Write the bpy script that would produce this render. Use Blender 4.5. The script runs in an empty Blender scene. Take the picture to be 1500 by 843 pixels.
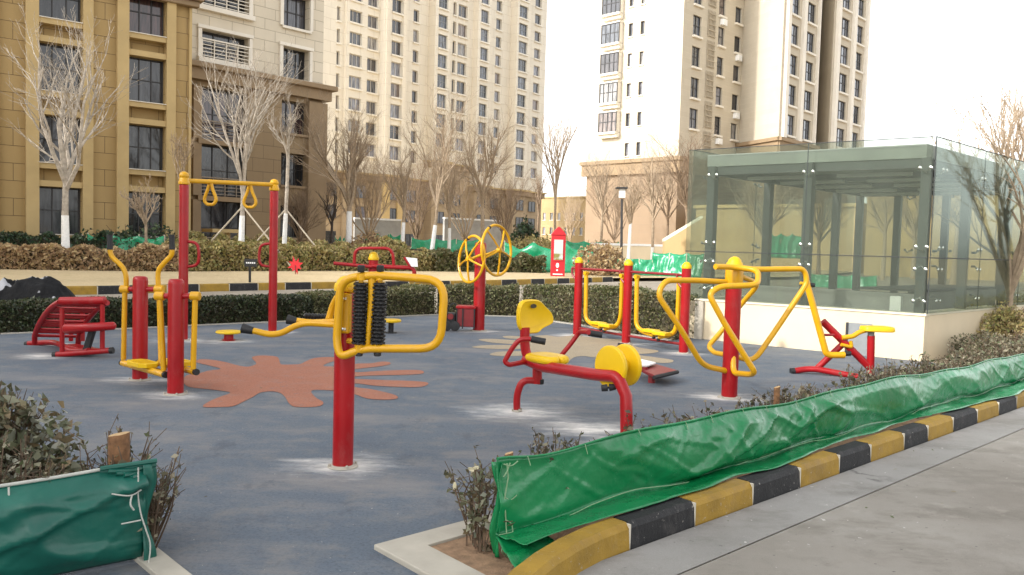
import bpy, math, random
import numpy as np
from mathutils import Vector, Matrix, noise
from mathutils.geometry import tessellate_polygon
R = math.radians
random.seed(7); rng = np.random.default_rng(7)
scene = bpy.context.scene
COL = scene.collection

# ------------------------------------------------------------------ camera
F, H, PITCH, ROLL = 1200.0, 1.5, math.atan(61.5/1200.0), 0.028
IW, IH = 1500.0, 843.0
cam_d = bpy.data.cameras.new('camera'); cam = bpy.data.objects.new('camera', cam_d); COL.objects.link(cam)
cam_d.sensor_width = 36.0; cam_d.lens = 36.0*F/IW; cam_d.clip_start = 0.05; cam_d.clip_end = 3000
fw = Vector((0, math.cos(PITCH), -math.sin(PITCH)))
rt0 = Vector((1, 0, 0)); up0 = rt0.cross(fw)
rt = rt0*math.cos(ROLL) + up0*math.sin(ROLL); up = up0*math.cos(ROLL) - rt0*math.sin(ROLL)
m = Matrix((rt, up, -fw)).transposed().to_4x4(); m.translation = Vector((0, 0, H))
cam.matrix_world = m
scene.camera = cam
CP = Vector((0, 0, H))
def ray(px, py, fw=fw.copy(), rt=rt.copy(), up=up.copy(), F=F): return fw*F + rt*(px-IW/2) + up*(IH/2-py)
def G(px, py, z=0.0, H=1.5):
    d = ray(px, py); return CP + d*((z-H)/d.z)
def D(px, py, Y):
    d = ray(px, py); return CP + d*(Y/d.y)
def W(px, py, p, t):                       # vertical plane through p along ground direction t
    d = ray(px, py); n = Vector((t[1], -t[0]))
    k = n.dot(Vector((p[0], p[1])))/(n.x*d.x+n.y*d.y); return CP + d*k
def V(*a): return Vector(a)

# ------------------------------------------------------------------ mesh builder
ORG = {}
def tag(o, label=None, cat=None, group=None, kind=None):
    if label: o['label'] = label
    if cat: o['category'] = cat
    if group: o['group'] = group
    if kind: o['kind'] = kind
    return o
def thing(name, label, cat, loc, group=None):
    o = bpy.data.objects.new(name, None); COL.objects.link(o); o.empty_display_size = .2
    o.location = loc; ORG[o] = Vector(loc); return tag(o, label, cat, group)
def fillet(pts, r, n=5, closed=False):
    pts = [Vector(p) for p in pts]; out = []; N = len(pts)
    for i, p in enumerate(pts):
        if not closed and i in (0, N-1): out.append(p); continue
        a, b = pts[i-1], pts[(i+1) % N]
        da, db = a-p, b-p; ra = min(r, da.length*.48, db.length*.48)
        A = p+da.normalized()*ra; B = p+db.normalized()*ra
        for k in range(n+1):
            t = k/n; out.append(A*(1-t)**2+p*2*t*(1-t)+B*t*t)
    return out
def spline(pts, n=6, closed=False):
    pts = [Vector(p) for p in pts]; N = len(pts); out = []
    rg = range(N) if closed else range(N-1)
    for i in rg:
        if closed: p0, p1, p2, p3 = pts[i-1], pts[i], pts[(i+1) % N], pts[(i+2) % N]
        else: p0, p1, p2, p3 = pts[max(i-1, 0)], pts[i], pts[i+1], pts[min(i+2, N-1)]
        for k in range(n):
            t = k/n
            out.append(.5*((2*p1)+(p2-p0)*t+(2*p0-5*p1+4*p2-p3)*t*t+(3*p1-p0-3*p2+p3)*t**3))
    if not closed: out.append(pts[-1])
    return out
class MB:
    def __init__(s): s.v = []; s.f = []; s.m = []; s.mi = 0
    def add(s, v, f):
        b = len(s.v); s.v += [tuple(x) for x in v]
        for q in f: s.f.append([i+b for i in q]); s.m.append(s.mi)
        return s
    def obox(s, o, a, b, c):
        o, a, b, c = map(Vector, (o, a, b, c))
        if a.cross(b).dot(c) < 0: a, b = b, a
        v = [o, o+a, o+a+b, o+b, o+c, o+a+c, o+a+b+c, o+b+c]
        return s.add(v, [(0, 3, 2, 1), (4, 5, 6, 7), (0, 1, 5, 4), (1, 2, 6, 5), (2, 3, 7, 6), (3, 0, 4, 7)])
    def box(s, c, d, rz=0):
        e = Matrix.Rotation(rz, 3, 'Z'); a = e@V(d[0], 0, 0); b = e@V(0, d[1], 0); k = V(0, 0, d[2])
        return s.obox(Vector(c)-a/2-b/2-k/2, a, b, k)
    def tube(s, pts, r, n=10, closed=False, caps=True):
        P = [Vector(p) for p in pts]; N = len(P)
        if not hasattr(r, '__len__'): r = [r]*N
        elif len(r) != N: r = [r[0]+(r[-1]-r[0])*i/(N-1) for i in range(N)]
        T = []
        for i in range(N):
            a = P[i-1] if (i > 0 or closed) else P[i]; b = P[(i+1) % N] if (i < N-1 or closed) else P[i]
            t = b-a; T.append(t.normalized() if t.length > 1e-9 else V(0, 0, 1))
        x = T[0].orthogonal().normalized(); v = []; f = []
        for i in range(N):
            x = x-T[i]*x.dot(T[i]); x.normalize(); y = T[i].cross(x)
            for k in range(n):
                a = 2*math.pi*k/n; v.append(P[i]+(x*math.cos(a)+y*math.sin(a))*r[i])
        for i in range(N if closed else N-1):
            j = (i+1) % N
            for k in range(n): f.append((i*n+k, i*n+(k+1) % n, j*n+(k+1) % n, j*n+k))
        if closed:                      # untwist
            pass
        elif caps:
            f.append(tuple(range(n))[::-1]); f.append(tuple((N-1)*n+k for k in range(n)))
        return s.add(v, f)
    def loop(s, pts, r, n=10): return s.tube(list(pts)+[pts[0], pts[1]], r, n, caps=False)
    def lathe(s, base, prof, n=20, axis=(0, 0, 1)):
        ax = Vector(axis).normalized(); x = ax.orthogonal().normalized(); y = ax.cross(x); base = Vector(base)
        v = []; f = []
        for r, h in prof:
            for k in range(n):
                a = 2*math.pi*k/n; v.append(base+ax*h+(x*math.cos(a)+y*math.sin(a))*max(r, 1e-4))
        for i in range(len(prof)-1):
            for k in range(n): f.append((i*n+k, i*n+(k+1) % n, (i+1)*n+(k+1) % n, (i+1)*n+k))
        f.append(tuple(range(n))[::-1]); f.append(tuple((len(prof)-1)*n+k for k in range(n)))
        return s.add(v, f)
    def prism(s, poly, ext):
        P = [Vector(p) for p in poly]; ext = Vector(ext); n = len(P)
        nr = V(0, 0, 0)
        for i in range(n): nr += P[i].cross(P[(i+1) % n])
        if nr.dot(ext) > 0: P = P[::-1]
        tri = tessellate_polygon([P])
        v = P+[p+ext for p in P]; f = []
        for t in tri:
            a, b, c = t
            if (P[b]-P[a]).cross(P[c]-P[a]).dot(ext) > 0: t = (a, c, b)
            f.append(tuple(t)); f.append((t[0]+n, t[2]+n, t[1]+n))
        for i in range(n): j = (i+1) % n; f.append((j, i, i+n, j+n))
        return s.add(v, f)
    def flat(s, poly):
        P = [Vector(p) for p in poly]; tri = tessellate_polygon([P]); f = []
        for a, b, c in tri:
            f.append((a, b, c) if (P[b]-P[a]).cross(P[c]-P[a]).z > 0 else (a, c, b))
        return s.add(P, f)
    def ball(s, c, r, n=12, sc=(1, 1, 1)):
        v = []; f = []; c = Vector(c); m_ = n//2
        for i in range(m_+1):
            th = math.pi*i/m_
            for k in range(n):
                a = 2*math.pi*k/n
                v.append(c+V(r*sc[0]*math.sin(th)*math.cos(a), r*sc[1]*math.sin(th)*math.sin(a), -r*sc[2]*math.cos(th)))
        for i in range(m_):
            for k in range(n): f.append((i*n+k, i*n+(k+1) % n, (i+1)*n+(k+1) % n, (i+1)*n+k))
        return s.add(v, f)
    def build(s, name, mat, parent=None, smooth=True, bevel=0, org=None, ang=40):
        o0 = V(0, 0, 0)
        if parent is not None: o0 = ORG[parent]
        elif org is not None: o0 = Vector(org)
        me = bpy.data.meshes.new(name)
        me.from_pydata([(x-o0.x, y-o0.y, z-o0.z) for x, y, z in s.v], [], s.f)
        mats = mat if isinstance(mat, (list, tuple)) else [mat]
        for k in mats: me.materials.append(k)
        if len(mats) > 1: me.polygons.foreach_set('material_index', s.m)
        if smooth:
            me.shade_smooth(); me.set_sharp_from_angle(angle=R(ang))
        me.update()
        o = bpy.data.objects.new(name, me); COL.objects.link(o)
        if parent is not None: o.parent = parent
        else: o.location = o0
        ORG[o] = o0
        if bevel:
            b = o.modifiers.new('bevel', 'BEVEL'); b.width = bevel; b.segments = 2; b.limit_method = 'ANGLE'
        return o

# ------------------------------------------------------------------ materials
class NT:
    def __init__(s, name):
        s.mat = bpy.data.materials.new(name); s.mat.use_nodes = True; s.t = s.mat.node_tree
        s.t.nodes.clear(); s.out = s.t.nodes.new('ShaderNodeOutputMaterial')
        s.geo = s.t.nodes.new('ShaderNodeNewGeometry')
    def n(s, typ, props=None, **ins):
        nd = s.t.nodes.new('ShaderNode'+typ)
        for k, v in (props or {}).items(): setattr(nd, k, v)
        for k, v in ins.items():
            key = int(k[1:]) if k[0] == '_' else k.replace('_', ' ')
            s.set(nd.inputs[key], v)
        return nd
    def set(s, sock, v):
        if isinstance(v, bpy.types.NodeSocket): s.t.links.new(v, sock)
        else: sock.default_value = v
    def pos(s): return s.geo.outputs['Position']
    def noise(s, scale, detail=4, rough=.6, vec=None, stretch=None):
        v = vec or s.pos()
        if stretch: v = s.n('VectorMath', {'operation': 'MULTIPLY'}, _0=v, _1=stretch).outputs[0]
        return s.n('TexNoise', None, Vector=v, Scale=scale, Detail=detail, Roughness=rough).outputs['Fac']
    def ramp(s, fac, a, b, ca=(0, 0, 0, 1), cb=(1, 1, 1, 1)):
        nd = s.n('ValToRGB', None, Fac=fac); e = nd.color_ramp.elements
        e[0].position = a; e[1].position = b; e[0].color = ca; e[1].color = cb; return nd.outputs[0]
    def mix(s, fac, a, b, mode='MIX'):
        nd = s.n('Mix', {'data_type': 'RGBA', 'blend_type': mode}); s.set(nd.inputs[0], fac)
        s.set(nd.inputs[6], a); s.set(nd.inputs[7], b); return nd.outputs[2]
    def math(s, op, a, b=0.0):
        nd = s.n('Math', {'operation': op}); s.set(nd.inputs[0], a); s.set(nd.inputs[1], b); return nd.outputs[0]
    def bump(s, h, st, dist=.01): return s.n('Bump', None, Height=h, Strength=st, Distance=dist).outputs[0]
    def bsdf(s, **k):
        nd = s.n('BsdfPrincipled', None, **k); s.t.links.new(nd.outputs[0], s.out.inputs[0]); return nd
def c4(c): return (c[0], c[1], c[2], 1.0)
def simple(name, col, rough=.5, metal=0, var=.12, scale=9, bump=0, bscale=60, spec=.5, dirt=None, chips=None):
    t = NT(name); n1 = t.noise(scale)
    a = c4([x*(1-var) for x in col]); b = c4([min(1, x*(1+var)) for x in col])
    c = t.mix(t.ramp(n1, .3, .7), a, b)
    if dirt:
        d = t.noise(scale*.45, 6, .7); c = t.mix(t.math('MULTIPLY', t.ramp(d, .56, .74), dirt[1]), c, c4(dirt[0]))
    if chips:
        k1 = t.ramp(t.noise(chips[1], 6, .75), chips[2], chips[2]+.02); c = t.mix(t.math('MULTIPLY', k1, .85), c, c4(chips[0]))
        k2 = t.ramp(t.noise(chips[1]*.3, 7, .8, stretch=(1, 1, .35)), .55, .72); c = t.mix(t.math('MULTIPLY', k2, .12), c, (.3, .27, .24, 1))
    rr = t.math('ADD', t.math('MULTIPLY', t.noise(scale*2.3), .25), rough-.12)
    k = dict(Base_Color=c, Roughness=rr, Metallic=metal)
    nd = t.bsdf(**k); nd.inputs['Specular IOR Level'].default_value = spec
    if bump: t.set(nd.inputs['Normal'], t.bump(t.noise(bscale, 5, .7), bump))
    return t.mat
def leafmat(name, cols, rough=.55, trans=.25):
    t = NT(name); r = t.geo.outputs['Random Per Island']
    nd = t.n('ValToRGB', None, Fac=r); cr = nd.color_ramp; cr.interpolation = 'CONSTANT'
    while len(cr.elements) < len(cols): cr.elements.new(.5)
    for i, c in enumerate(cols): cr.elements[i].position = i/len(cols); cr.elements[i].color = c4(c)
    dead = t.math('MULTIPLY', t.ramp(t.noise(2.3, 5, .7), .5, .66), t.ramp(t.math('FRACT', t.math('MULTIPLY', r, 37.0)), .3, .5)); m3 = [sum(c[i] for c in cols)/len(cols) for i in range(3)]; lum = sum(m3)/3
    col = t.mix(t.math('MULTIPLY', dead, .7), nd.outputs[0], (lum*1.9, lum*1.35, lum*.75, 1))
    b = t.n('BsdfPrincipled', None, Base_Color=col, Roughness=rough)
    tr = t.n('BsdfTranslucent', None, Color=col)
    mx = t.n('MixShader', None, Fac=trans); t.t.links.new(b.outputs[0], mx.inputs[1]); t.t.links.new(tr.outputs[0], mx.inputs[2])
    t.t.links.new(mx.outputs[0], t.out.inputs[0]); return t.mat

M = {}
M['red'] = simple('red_paint', (.32, .006, .009), .33, spec=.35, var=.1, scale=5, dirt=((.22, .05, .04), .4), bump=.06, bscale=40, chips=((.12, .07, .055), 26, .69))
M['red_bright'] = simple('red_cabinet_paint', (.5, .012, .02), .4, var=.06)
M['darkred'] = simple('dark_red_paint', (.2, .012, .014), .45, var=.15, scale=12)
M['yellow'] = simple('yellow_paint', (.62, .32, .004), .34, spec=.4, var=.08, scale=6, dirt=((.36, .18, .04), .45), bump=.06, bscale=40, chips=((.2, .12, .06), 30, .69))
M['yellow_plastic'] = simple('yellow_plastic', (.7, .44, .006), .42, spec=.35, var=.05, scale=7, dirt=((.45, .3, .06), .25), bump=.03, bscale=90)
M['black'] = simple('black_rubber', (.012, .012, .013), .6, var=.3, scale=30, bump=.1)
M['blackfoam'] = simple('black_nubs', (.01, .01, .011), .4, var=.3, scale=60)
M['darkgrey'] = simple('dark_bag_cloth', (.006, .006, .007), .5, var=.5, scale=7, bump=.25, bscale=12)
M['white_paint'] = simple('white_paint', (.75, .74, .72), .6, var=.08, scale=6)
M['cream_wall'] = simple('cream_render', (.66, .55, .38), .8, var=.05, scale=1.2, bump=.15, bscale=120, dirt=((.5, .42, .3), .35))
M['cap'] = simple('cream_coping', (.72, .66, .52), .75, var=.06, scale=3)
M['steel'] = simple('grey_green_steel', (.075, .082, .08), .5, var=.08, scale=4)
M['roof_metal'] = simple('roof_soffit', (.3, .32, .29), .55, var=.12, scale=2)
M['chrome'] = simple('steel_fitting', (.62, .62, .6), .22, metal=1, var=.05)
M['rubber_line'] = simple('joint_sealant', (.02, .025, .025), .6)
M['greybox'] = simple('grey_metal_sheet', (.22, .23, .23), .5, var=.15, scale=3)
M['string'] = simple('pale_string', (.2, .32, .18), .8, var=.15, scale=40)
M['rope_w'] = simple('white_rope', (.42, .42, .38), .8, var=.12, scale=40)
M['wood'] = simple('split_wood', (.2, .1, .045), .85, var=.45, scale=28, bump=.6, bscale=70)
M['woodend'] = simple('cut_wood_end', (.42, .28, .14), .85, var=.2, scale=40, bump=.3)
M['bark'] = simple('pale_bark', (.38, .33, .27), .85, var=.35, scale=8, bump=.4, bscale=50)
M['bark2'] = simple('brown_bark', (.2, .14, .09), .85, var=.35, scale=8)
M['bark3'] = simple('tan_bark', (.33, .25, .17), .85, var=.3, scale=8)
M['bark4'] = simple('dark_bark', (.06, .045, .035), .85, var=.3, scale=8)
M['wwash'] = simple('whitewash', (.78, .77, .74), .85, var=.1, scale=12, bump=.3)
M['pole_wood'] = simple('prop_pole', (.5, .43, .33), .8, var=.2, scale=10)
M['white_panel'] = simple('white_panel', (.8, .8, .78), .45, var=.03)
M['stone_grey'] = simple('grey_stone', (.33, .32, .3), .85, var=.15, scale=2, bump=.2)
M['hedge_leaf'] = leafmat('hedge_leaf', [(.022, .036, .012), (.035, .052, .018), (.012, .018, .007), (.06, .08, .03), (.1, .12, .055), (.02, .03, .013), (.07, .065, .03)], .4)
M['hedge_leaf2'] = leafmat('hedge_leaf_olive', [(.10, .11, .035), (.14, .14, .05), (.06, .07, .025), (.2, .2, .09), (.17, .14, .07), (.08, .1, .03), (.24, .22, .12)], .5)
M['olive'] = leafmat('olive_leaf', [(.33, .3, .1), (.4, .33, .13), (.22, .23, .08), (.46, .38, .17), (.3, .21, .1), (.42, .33, .12)], .6)
M['tan_leaf'] = leafmat('dry_leaf', [(.46, .31, .16), (.38, .25, .13), (.54, .4, .22), (.32, .2, .11), (.26, .17, .1), (.5, .38, .19)], .7)
M['dkgreen'] = leafmat('dark_green_leaf', [(.03, .07, .03), (.05, .1, .05), (.04, .055, .03), (.08, .12, .05), (.02, .035, .02)], .5)
M['greybush'] = leafmat('dusty_leaf', [(.16, .165, .1), (.24, .24, .16), (.09, .1, .055), (.34, .34, .27), (.12, .12, .065), (.2, .15, .08), (.2, .22, .12)], .5)
M['dryplant'] = leafmat('dry_plant_leaf', [(.14, .13, .08), (.22, .2, .13), (.08, .08, .045), (.11, .13, .06), (.3, .27, .19), (.06, .055, .035)], .55)
M['twig'] = simple('brown_twig', (.1, .065, .04), .85, var=.4, scale=20)
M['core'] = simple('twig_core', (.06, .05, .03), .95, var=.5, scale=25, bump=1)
M['soil'] = simple('dry_soil', (.27, .17, .1), .95, var=.3, scale=18, bump=.9, bscale=45)
M['border'] = simple('concrete_border', (.4, .37, .31), .8, var=.1, scale=5, bump=.25, bscale=150, dirt=((.35, .31, .26), .5))
M['signtext'] = simple('white_letters', (.8, .8, .8), .6)
M['pink'] = simple('magenta_cloth', (.4, .02, .12), .6)
M['leafpale'] = simple('pale_leaf', (.55, .5, .33), .6)

def tarpmat(name, c1, c2, rough=.27):
    t = NT(name); n1 = t.noise(1.5, 4, .55)
    c = t.mix(t.ramp(n1, .35, .7), c4(c1), c4(c2))
    dust = t.ramp(t.noise(2.2, 7, .75), .55, .8)
    c = t.mix(t.math('MULTIPLY', dust, .16), c, (.28, .4, .3, 1))
    h = t.math('ADD', t.noise(5, 3, .5), t.math('MULTIPLY', t.noise(24, 3, .5), .12))
    nd = t.bsdf(Base_Color=c, Roughness=t.math('ADD', t.math('MULTIPLY', dust, .3), rough)); t.set(nd.inputs['Normal'], t.bump(h, .35, .05))
    return t.mat
M['tarp'] = tarpmat('green_tarpaulin', (.002, .145, .042), (.006, .2, .068))
M['tarp_dark'] = tarpmat('teal_tarpaulin', (.003, .07, .052), (.008, .12, .085), .38)
M['tarp_far'] = tarpmat('bright_green_net', (.008, .22, .09), (.03, .3, .15))

# play surface with cement dust stains around the posts
def playmat(bases, name, c1, c2):
    t = NT(name); P = t.pos()
    n1 = t.noise(.55, 6, .6); n2 = t.noise(260, 2, .8); n3 = t.noise(3.5, 7, .72)
    c = t.mix(t.ramp(n1, .35, .68), c4(c1), c4(c2))
    c = t.mix(t.math('MULTIPLY', t.ramp(t.noise(75, 3, .75), .4, .66), .28), c, c4([x*1.6 for x in c2])); c = t.mix(t.math('MULTIPLY', t.ramp(t.noise(52, 3, .75, stretch=(1, 1.1, 1)), .5, .62), .5), c, c4([x*.45 for x in c1]))
    c = t.mix(t.math('MULTIPLY', t.ramp(n3, .48, .7), .5), c, (.2, .185, .165, 1)); c = t.mix(t.math('MULTIPLY', t.ramp(t.noise(.9, 8, .74, stretch=(.6, 1.5, 1)), .48, .66), .7), c, (.2, .19, .185, 1)); c = t.mix(t.math('MULTIPLY', t.ramp(t.noise(2.1, 9, .8, stretch=(1, .7, 1)), .56, .63), .5), c, (.05, .06, .08, 1)); c = t.mix(t.math('MULTIPLY', t.ramp(t.noise(11, 6, .8, stretch=(.25, 1.6, 1)), .64, .7), .4), c, (.3, .29, .28, 1))
    c = t.mix(t.math('MULTIPLY', t.ramp(t.noise(1.3, 6, .7), .55, .75), .4), c, (.07, .085, .12, 1))
    acc = None; wn = t.noise(5.5, 6, .7); wob = t.math('MULTIPLY', t.math('SUBTRACT', t.noise(3.2, 7, .75, stretch=(.55, 1.6, 1)), .5), 2.0)
    for (b, rad) in bases:
        v = t.n('VectorMath', {'operation': 'SUBTRACT'}, _0=P, _1=(b[0], b[1], 0)).outputs[0]
        v = t.n('VectorMath', {'operation': 'MULTIPLY'}, _0=v, _1=(1/rad*.75, 1/rad, 0)).outputs[0]
        d = t.n('VectorMath', {'operation': 'LENGTH'}, _0=v).outputs['Value']
        k = t.math('SUBTRACT', 1.0, t.math('ADD', d, wob))
        acc = k if acc is None else t.math('MAXIMUM', acc, k)
    st = t.math('POWER', t.ramp(acc, .1, .95), 1.8)
    c = t.mix(t.math('MULTIPLY', st, t.math('ADD', t.math('MULTIPLY', wn, .9), .35)), c, (.72, .7, .66, 1))
    sp = t.ramp(t.noise(38, 2, .5), .735, .75); c = t.mix(t.math('MULTIPLY', sp, .7), c, (.45, .43, .38, 1))
    nd = t.bsdf(Base_Color=c, Roughness=.8); t.set(nd.inputs['Normal'], t.bump(n2, .35, .004)); return t.mat

def concmat(name, c1, c2, crack=True, scale=1.0):
    t = NT(name); c = t.mix(t.ramp(t.noise(.7*scale, 7, .62), .34, .68), c4(c1), c4(c2))
    c = t.mix(t.math('MULTIPLY', t.ramp(t.noise(4*scale, 8, .75), .5, .74), .5), c, c4([x*.66 for x in c1]))
    c = t.mix(t.math('MULTIPLY', t.ramp(t.noise(240, 2, .7), .4, .7), .25), c, c4([min(1, x*1.5) for x in c2]))
    c = t.mix(t.math('MULTIPLY', t.ramp(t.noise(1.5, 8, .7, stretch=(.7, 1.3, 1)), .5, .66), .55), c, c4([c1[0]*.62, c1[1]*.6, c1[2]*.55])); c = t.mix(t.math('MULTIPLY', t.ramp(t.noise(2.6, 7, .75), .58, .75), .5), c, c4([min(1, x*1.45) for x in c2]))
    sp = t.ramp(t.noise(22, 2, .5), .73, .745); c = t.mix(t.math('MULTIPLY', sp, .6), c, (.62, .6, .56, 1))
    sd = t.ramp(t.noise(17, 2, .5, stretch=(1, 1.7, 1)), .26, .275, (1, 1, 1, 1), (0, 0, 0, 1)); c = t.mix(t.math('MULTIPLY', sd, .8), c, (.05, .045, .04, 1))
    if crack:
        wv = t.n('VectorMath', {'operation': 'ADD'}, _0=t.pos(), _1=t.n('VectorMath', {'operation': 'SCALE'}, _0=t.n('TexNoise', None, Vector=t.pos(), Scale=1.6, Detail=5.0).outputs['Color'], Scale=.9).outputs[0]).outputs[0]
        vo = t.n('TexVoronoi', {'feature': 'DISTANCE_TO_EDGE'}, Vector=wv, Scale=.28).outputs['Distance']
        ck = t.math('MULTIPLY', t.ramp(vo, .0015, .006, (1, 1, 1, 1), (0, 0, 0, 1)), t.ramp(t.noise(.8, 3), .45, .55)); c = t.mix(t.math('MULTIPLY', ck, .75), c, c4([x*.35 for x in c1]))
    nd = t.bsdf(Base_Color=c, Roughness=.85); t.set(nd.inputs['Normal'], t.bump(t.noise(90, 5, .8), .5, .01)); return t.mat
M['road'] = concmat('road_concrete', (.17, .15, .125), (.27, .25, .22))
M['gutter'] = concmat('gutter_concrete', (.19, .18, .165), (.27, .26, .245))
M['path'] = concmat('path_concrete', (.24, .2, .155), (.31, .27, .215))
M['kerb_black'] = simple('kerb_black_paint', (.006, .0058, .007), .7, var=.4, scale=9, bump=.5, bscale=60, dirt=((.08, .072, .065), .5), chips=((.3, .28, .25), 30, .64))
M['kerb_yellow'] = simple('kerb_yellow_paint', (.29, .17, .014), .7, var=.2, scale=6, bump=.5, bscale=60, dirt=((.2, .13, .06), .7), chips=((.36, .33, .27), 30, .64))
M['kerb_joint'] = simple('kerb_mortar', (.5, .46, .38), .9, var=.1)
def grassmat():
    t = NT('dry_lawn'); c = t.mix(t.ramp(t.noise(.35, 6, .6), .3, .7), (.5, .38, .21, 1), (.36, .26, .14, 1))
    c = t.mix(t.ramp(t.noise(9, 5, .8), .3, .7), c, (.58, .47, .28, 1))
    c = t.mix(t.math('MULTIPLY', t.ramp(t.noise(2, 5, .7), .58, .7), .6), c, (.28, .24, .11, 1))
    nd = t.bsdf(Base_Color=c, Roughness=.95); t.set(nd.inputs['Normal'], t.bump(t.noise(12, 4, .7), .8, .05)); return t.mat
M['lawn'] = grassmat()
M['earth'] = concmat('bare_ground', (.3, .24, .17), (.4, .33, .24))

def stonemat(name, tan, c1, c2, bw, bh, mortar, rough=.8, joint=None, off=0.0):
    t = NT(name)
    u = t.n('VectorMath', {'operation': 'DOT_PRODUCT'}, _0=t.pos(), _1=(tan[0], tan[1], 0)).outputs['Value']
    z = t.n('SeparateXYZ', None, Vector=t.pos()).outputs[2]
    v = t.n('CombineXYZ', None, X=u, Y=t.math('ADD', z, off)).outputs[0]
    br = t.n('TexBrick', {'offset': .5}, Vector=v, Color1=c4(c1), Color2=c4(c2), Mortar=c4(mortar), Scale=1.0)
    br.inputs['Mortar Size'].default_value = joint or .012; br.inputs['Brick Width'].default_value = bw
    br.inputs['Row Height'].default_value = bh; br.inputs['Mortar Smooth'].default_value = .2
    c = t.mix(t.math('MULTIPLY', t.ramp(t.noise(.6, 6, .65, stretch=(1, 1, .35)), .4, .75), .35), br.outputs[0], c4([x*.75 for x in c1]))
    nd = t.bsdf(Base_Color=c, Roughness=rough)
    t.set(nd.inputs['Normal'], t.bump(t.math('ADD', t.math('MULTIPLY', br.outputs['Fac'], -1.0), t.math('MULTIPLY', t.noise(25, 4), .2)), .5, .03))
    return t.mat
M['frame_dark'] = simple('dark_window_frame', (.03, .028, .028), .5)
M['frame_light'] = simple('light_window_frame', (.6, .56, .5), .6)
M['trim_cream'] = simple('cream_trim', (.74, .69, .6), .8, var=.05, scale=1)
M['trim_gold'] = simple('ochre_trim', (.47, .34, .155), .8, var=.08, scale=1)
M['trim_brown'] = simple('brown_cornice', (.27, .19, .11), .8, var=.1, scale=1)
def panemat(name, cols, rough=.08):
    t = NT(name); r = t.geo.outputs['Random Per Island']
    ri = t.n('ObjectInfo').outputs['Random']; rr = t.math('FRACT', t.math('ADD', r, ri))
    nd = t.n('ValToRGB', None, Fac=rr); cr = nd.color_ramp; cr.interpolation = 'CONSTANT'
    while len(cr.elements) < len(cols): cr.elements.new(.5)
    for i, c in enumerate(cols): cr.elements[i].position = i/len(cols); cr.elements[i].color = c4(c)
    n1 = t.noise(3.0, 3, .6, stretch=(2.6, 2.6, .25))
    c = t.mix(t.ramp(n1, .35, .68), nd.outputs[0], (.012, .013, .015, 1))
    b = t.bsdf(Base_Color=c, Roughness=rough); b.inputs['Coat Weight'].default_value = .5; b.inputs['Coat Roughness'].default_value = .03
    t.set(b.inputs['Normal'], t.bump(t.noise(1.2, 2), .06, .1)); return t.mat
M['pane'] = panemat('dark_glazing', [(.02, .022, .025), (.05, .05, .055), (.13, .13, .15), (.03, .03, .03), (.1, .06, .06), (.07, .075, .08)])
M['pane_far'] = panemat('far_glazing', [(.04, .04, .045), (.2, .19, .2), (.32, .32, .36), (.1, .09, .09), (.26, .2, .17), (.06, .06, .07), (.4, .38, .36), (.14, .15, .17)], .25)
M['pane_blue'] = panemat('blue_glazing', [(.13, .15, .19), (.2, .22, .27), (.26, .28, .33), (.1, .11, .13)], .2)

def glassmat():
    t = NT('green_glass')
    tr = t.n('BsdfTransparent', None, Color=(.85, .88, .84, 1))
    gl = t.n('BsdfGlossy', None, Color=(.75, .85, .8, 1), Roughness=.04)
    df = t.n('BsdfDiffuse', None, Color=(.17, .19, .16, 1))
    bf = t.geo.outputs['Backfacing']; ior = t.math('ADD', 1.5, t.math('MULTIPLY', bf, -.8333)); fr = t.math('MULTIPLY', t.n('Fresnel', None, IOR=ior).outputs[0], .6)
    m1 = t.n('MixShader', None, Fac=t.math('ADD', t.math('MULTIPLY', t.ramp(t.noise(1.1, 6, .6, stretch=(1, 1, .4)), .3, .8), .14), .1))
    t.t.links.new(tr.outputs[0], m1.inputs[1]); t.t.links.new(df.outputs[0], m1.inputs[2])
    m2 = t.n('MixShader', None, Fac=fr); t.t.links.new(m1.outputs[0], m2.inputs[1]); t.t.links.new(gl.outputs[0], m2.inputs[2])
    t.t.links.new(m2.outputs[0], t.out.inputs[0]); return t.mat
M['glass'] = glassmat()

# ------------------------------------------------------------------ leaves
def leaves(P, size, jitter=.75, aspect=.5, flat=0.0):
    P = np.asarray(P); n = len(P)
    a = rng.normal(size=(n, 3)); a /= np.linalg.norm(a, axis=1)[:, None]
    b = rng.normal(size=(n, 3)); b -= a*(a*b).sum(1)[:, None]; b /= np.linalg.norm(b, axis=1)[:, None]
    s = size*(1+jitter*(rng.random(n)*2-1))[:, None]
    c = np.cross(a, b)*s*.12
    v = np.stack([P-a*s*.5, P+b*s*aspect*.5+c, P+a*s*.5, P-b*s*aspect*.5+c], 1).reshape(-1, 3)
    return v
def leafobj(name, P, size, mat, parent=None, org=None, extra=None, extramat=None, **k):
    v = leaves(P, size, **k); n = len(v)//4
    o0 = ORG[parent] if parent is not None else Vector(org or (0, 0, 0))
    v = v-np.array(o0)
    me = bpy.data.meshes.new(name); me.vertices.add(len(v)); me.vertices.foreach_set('co', v.ravel().astype(np.float32))
    me.loops.add(n*4); me.loops.foreach_set('vertex_index', np.arange(n*4, dtype=np.int32))
    me.polygons.add(n); me.polygons.foreach_set('loop_start', np.arange(0, n*4, 4, dtype=np.int32))
    try: me.polygons.foreach_set('loop_total', np.full(n, 4, dtype=np.int32))
    except Exception: pass
    me.update(calc_edges=True); me.validate(); me.materials.append(mat)
    o = bpy.data.objects.new(name, me); COL.objects.link(o)
    if parent is not None: o.parent = parent
    else: o.location = o0
    ORG[o] = o0; return o
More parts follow.
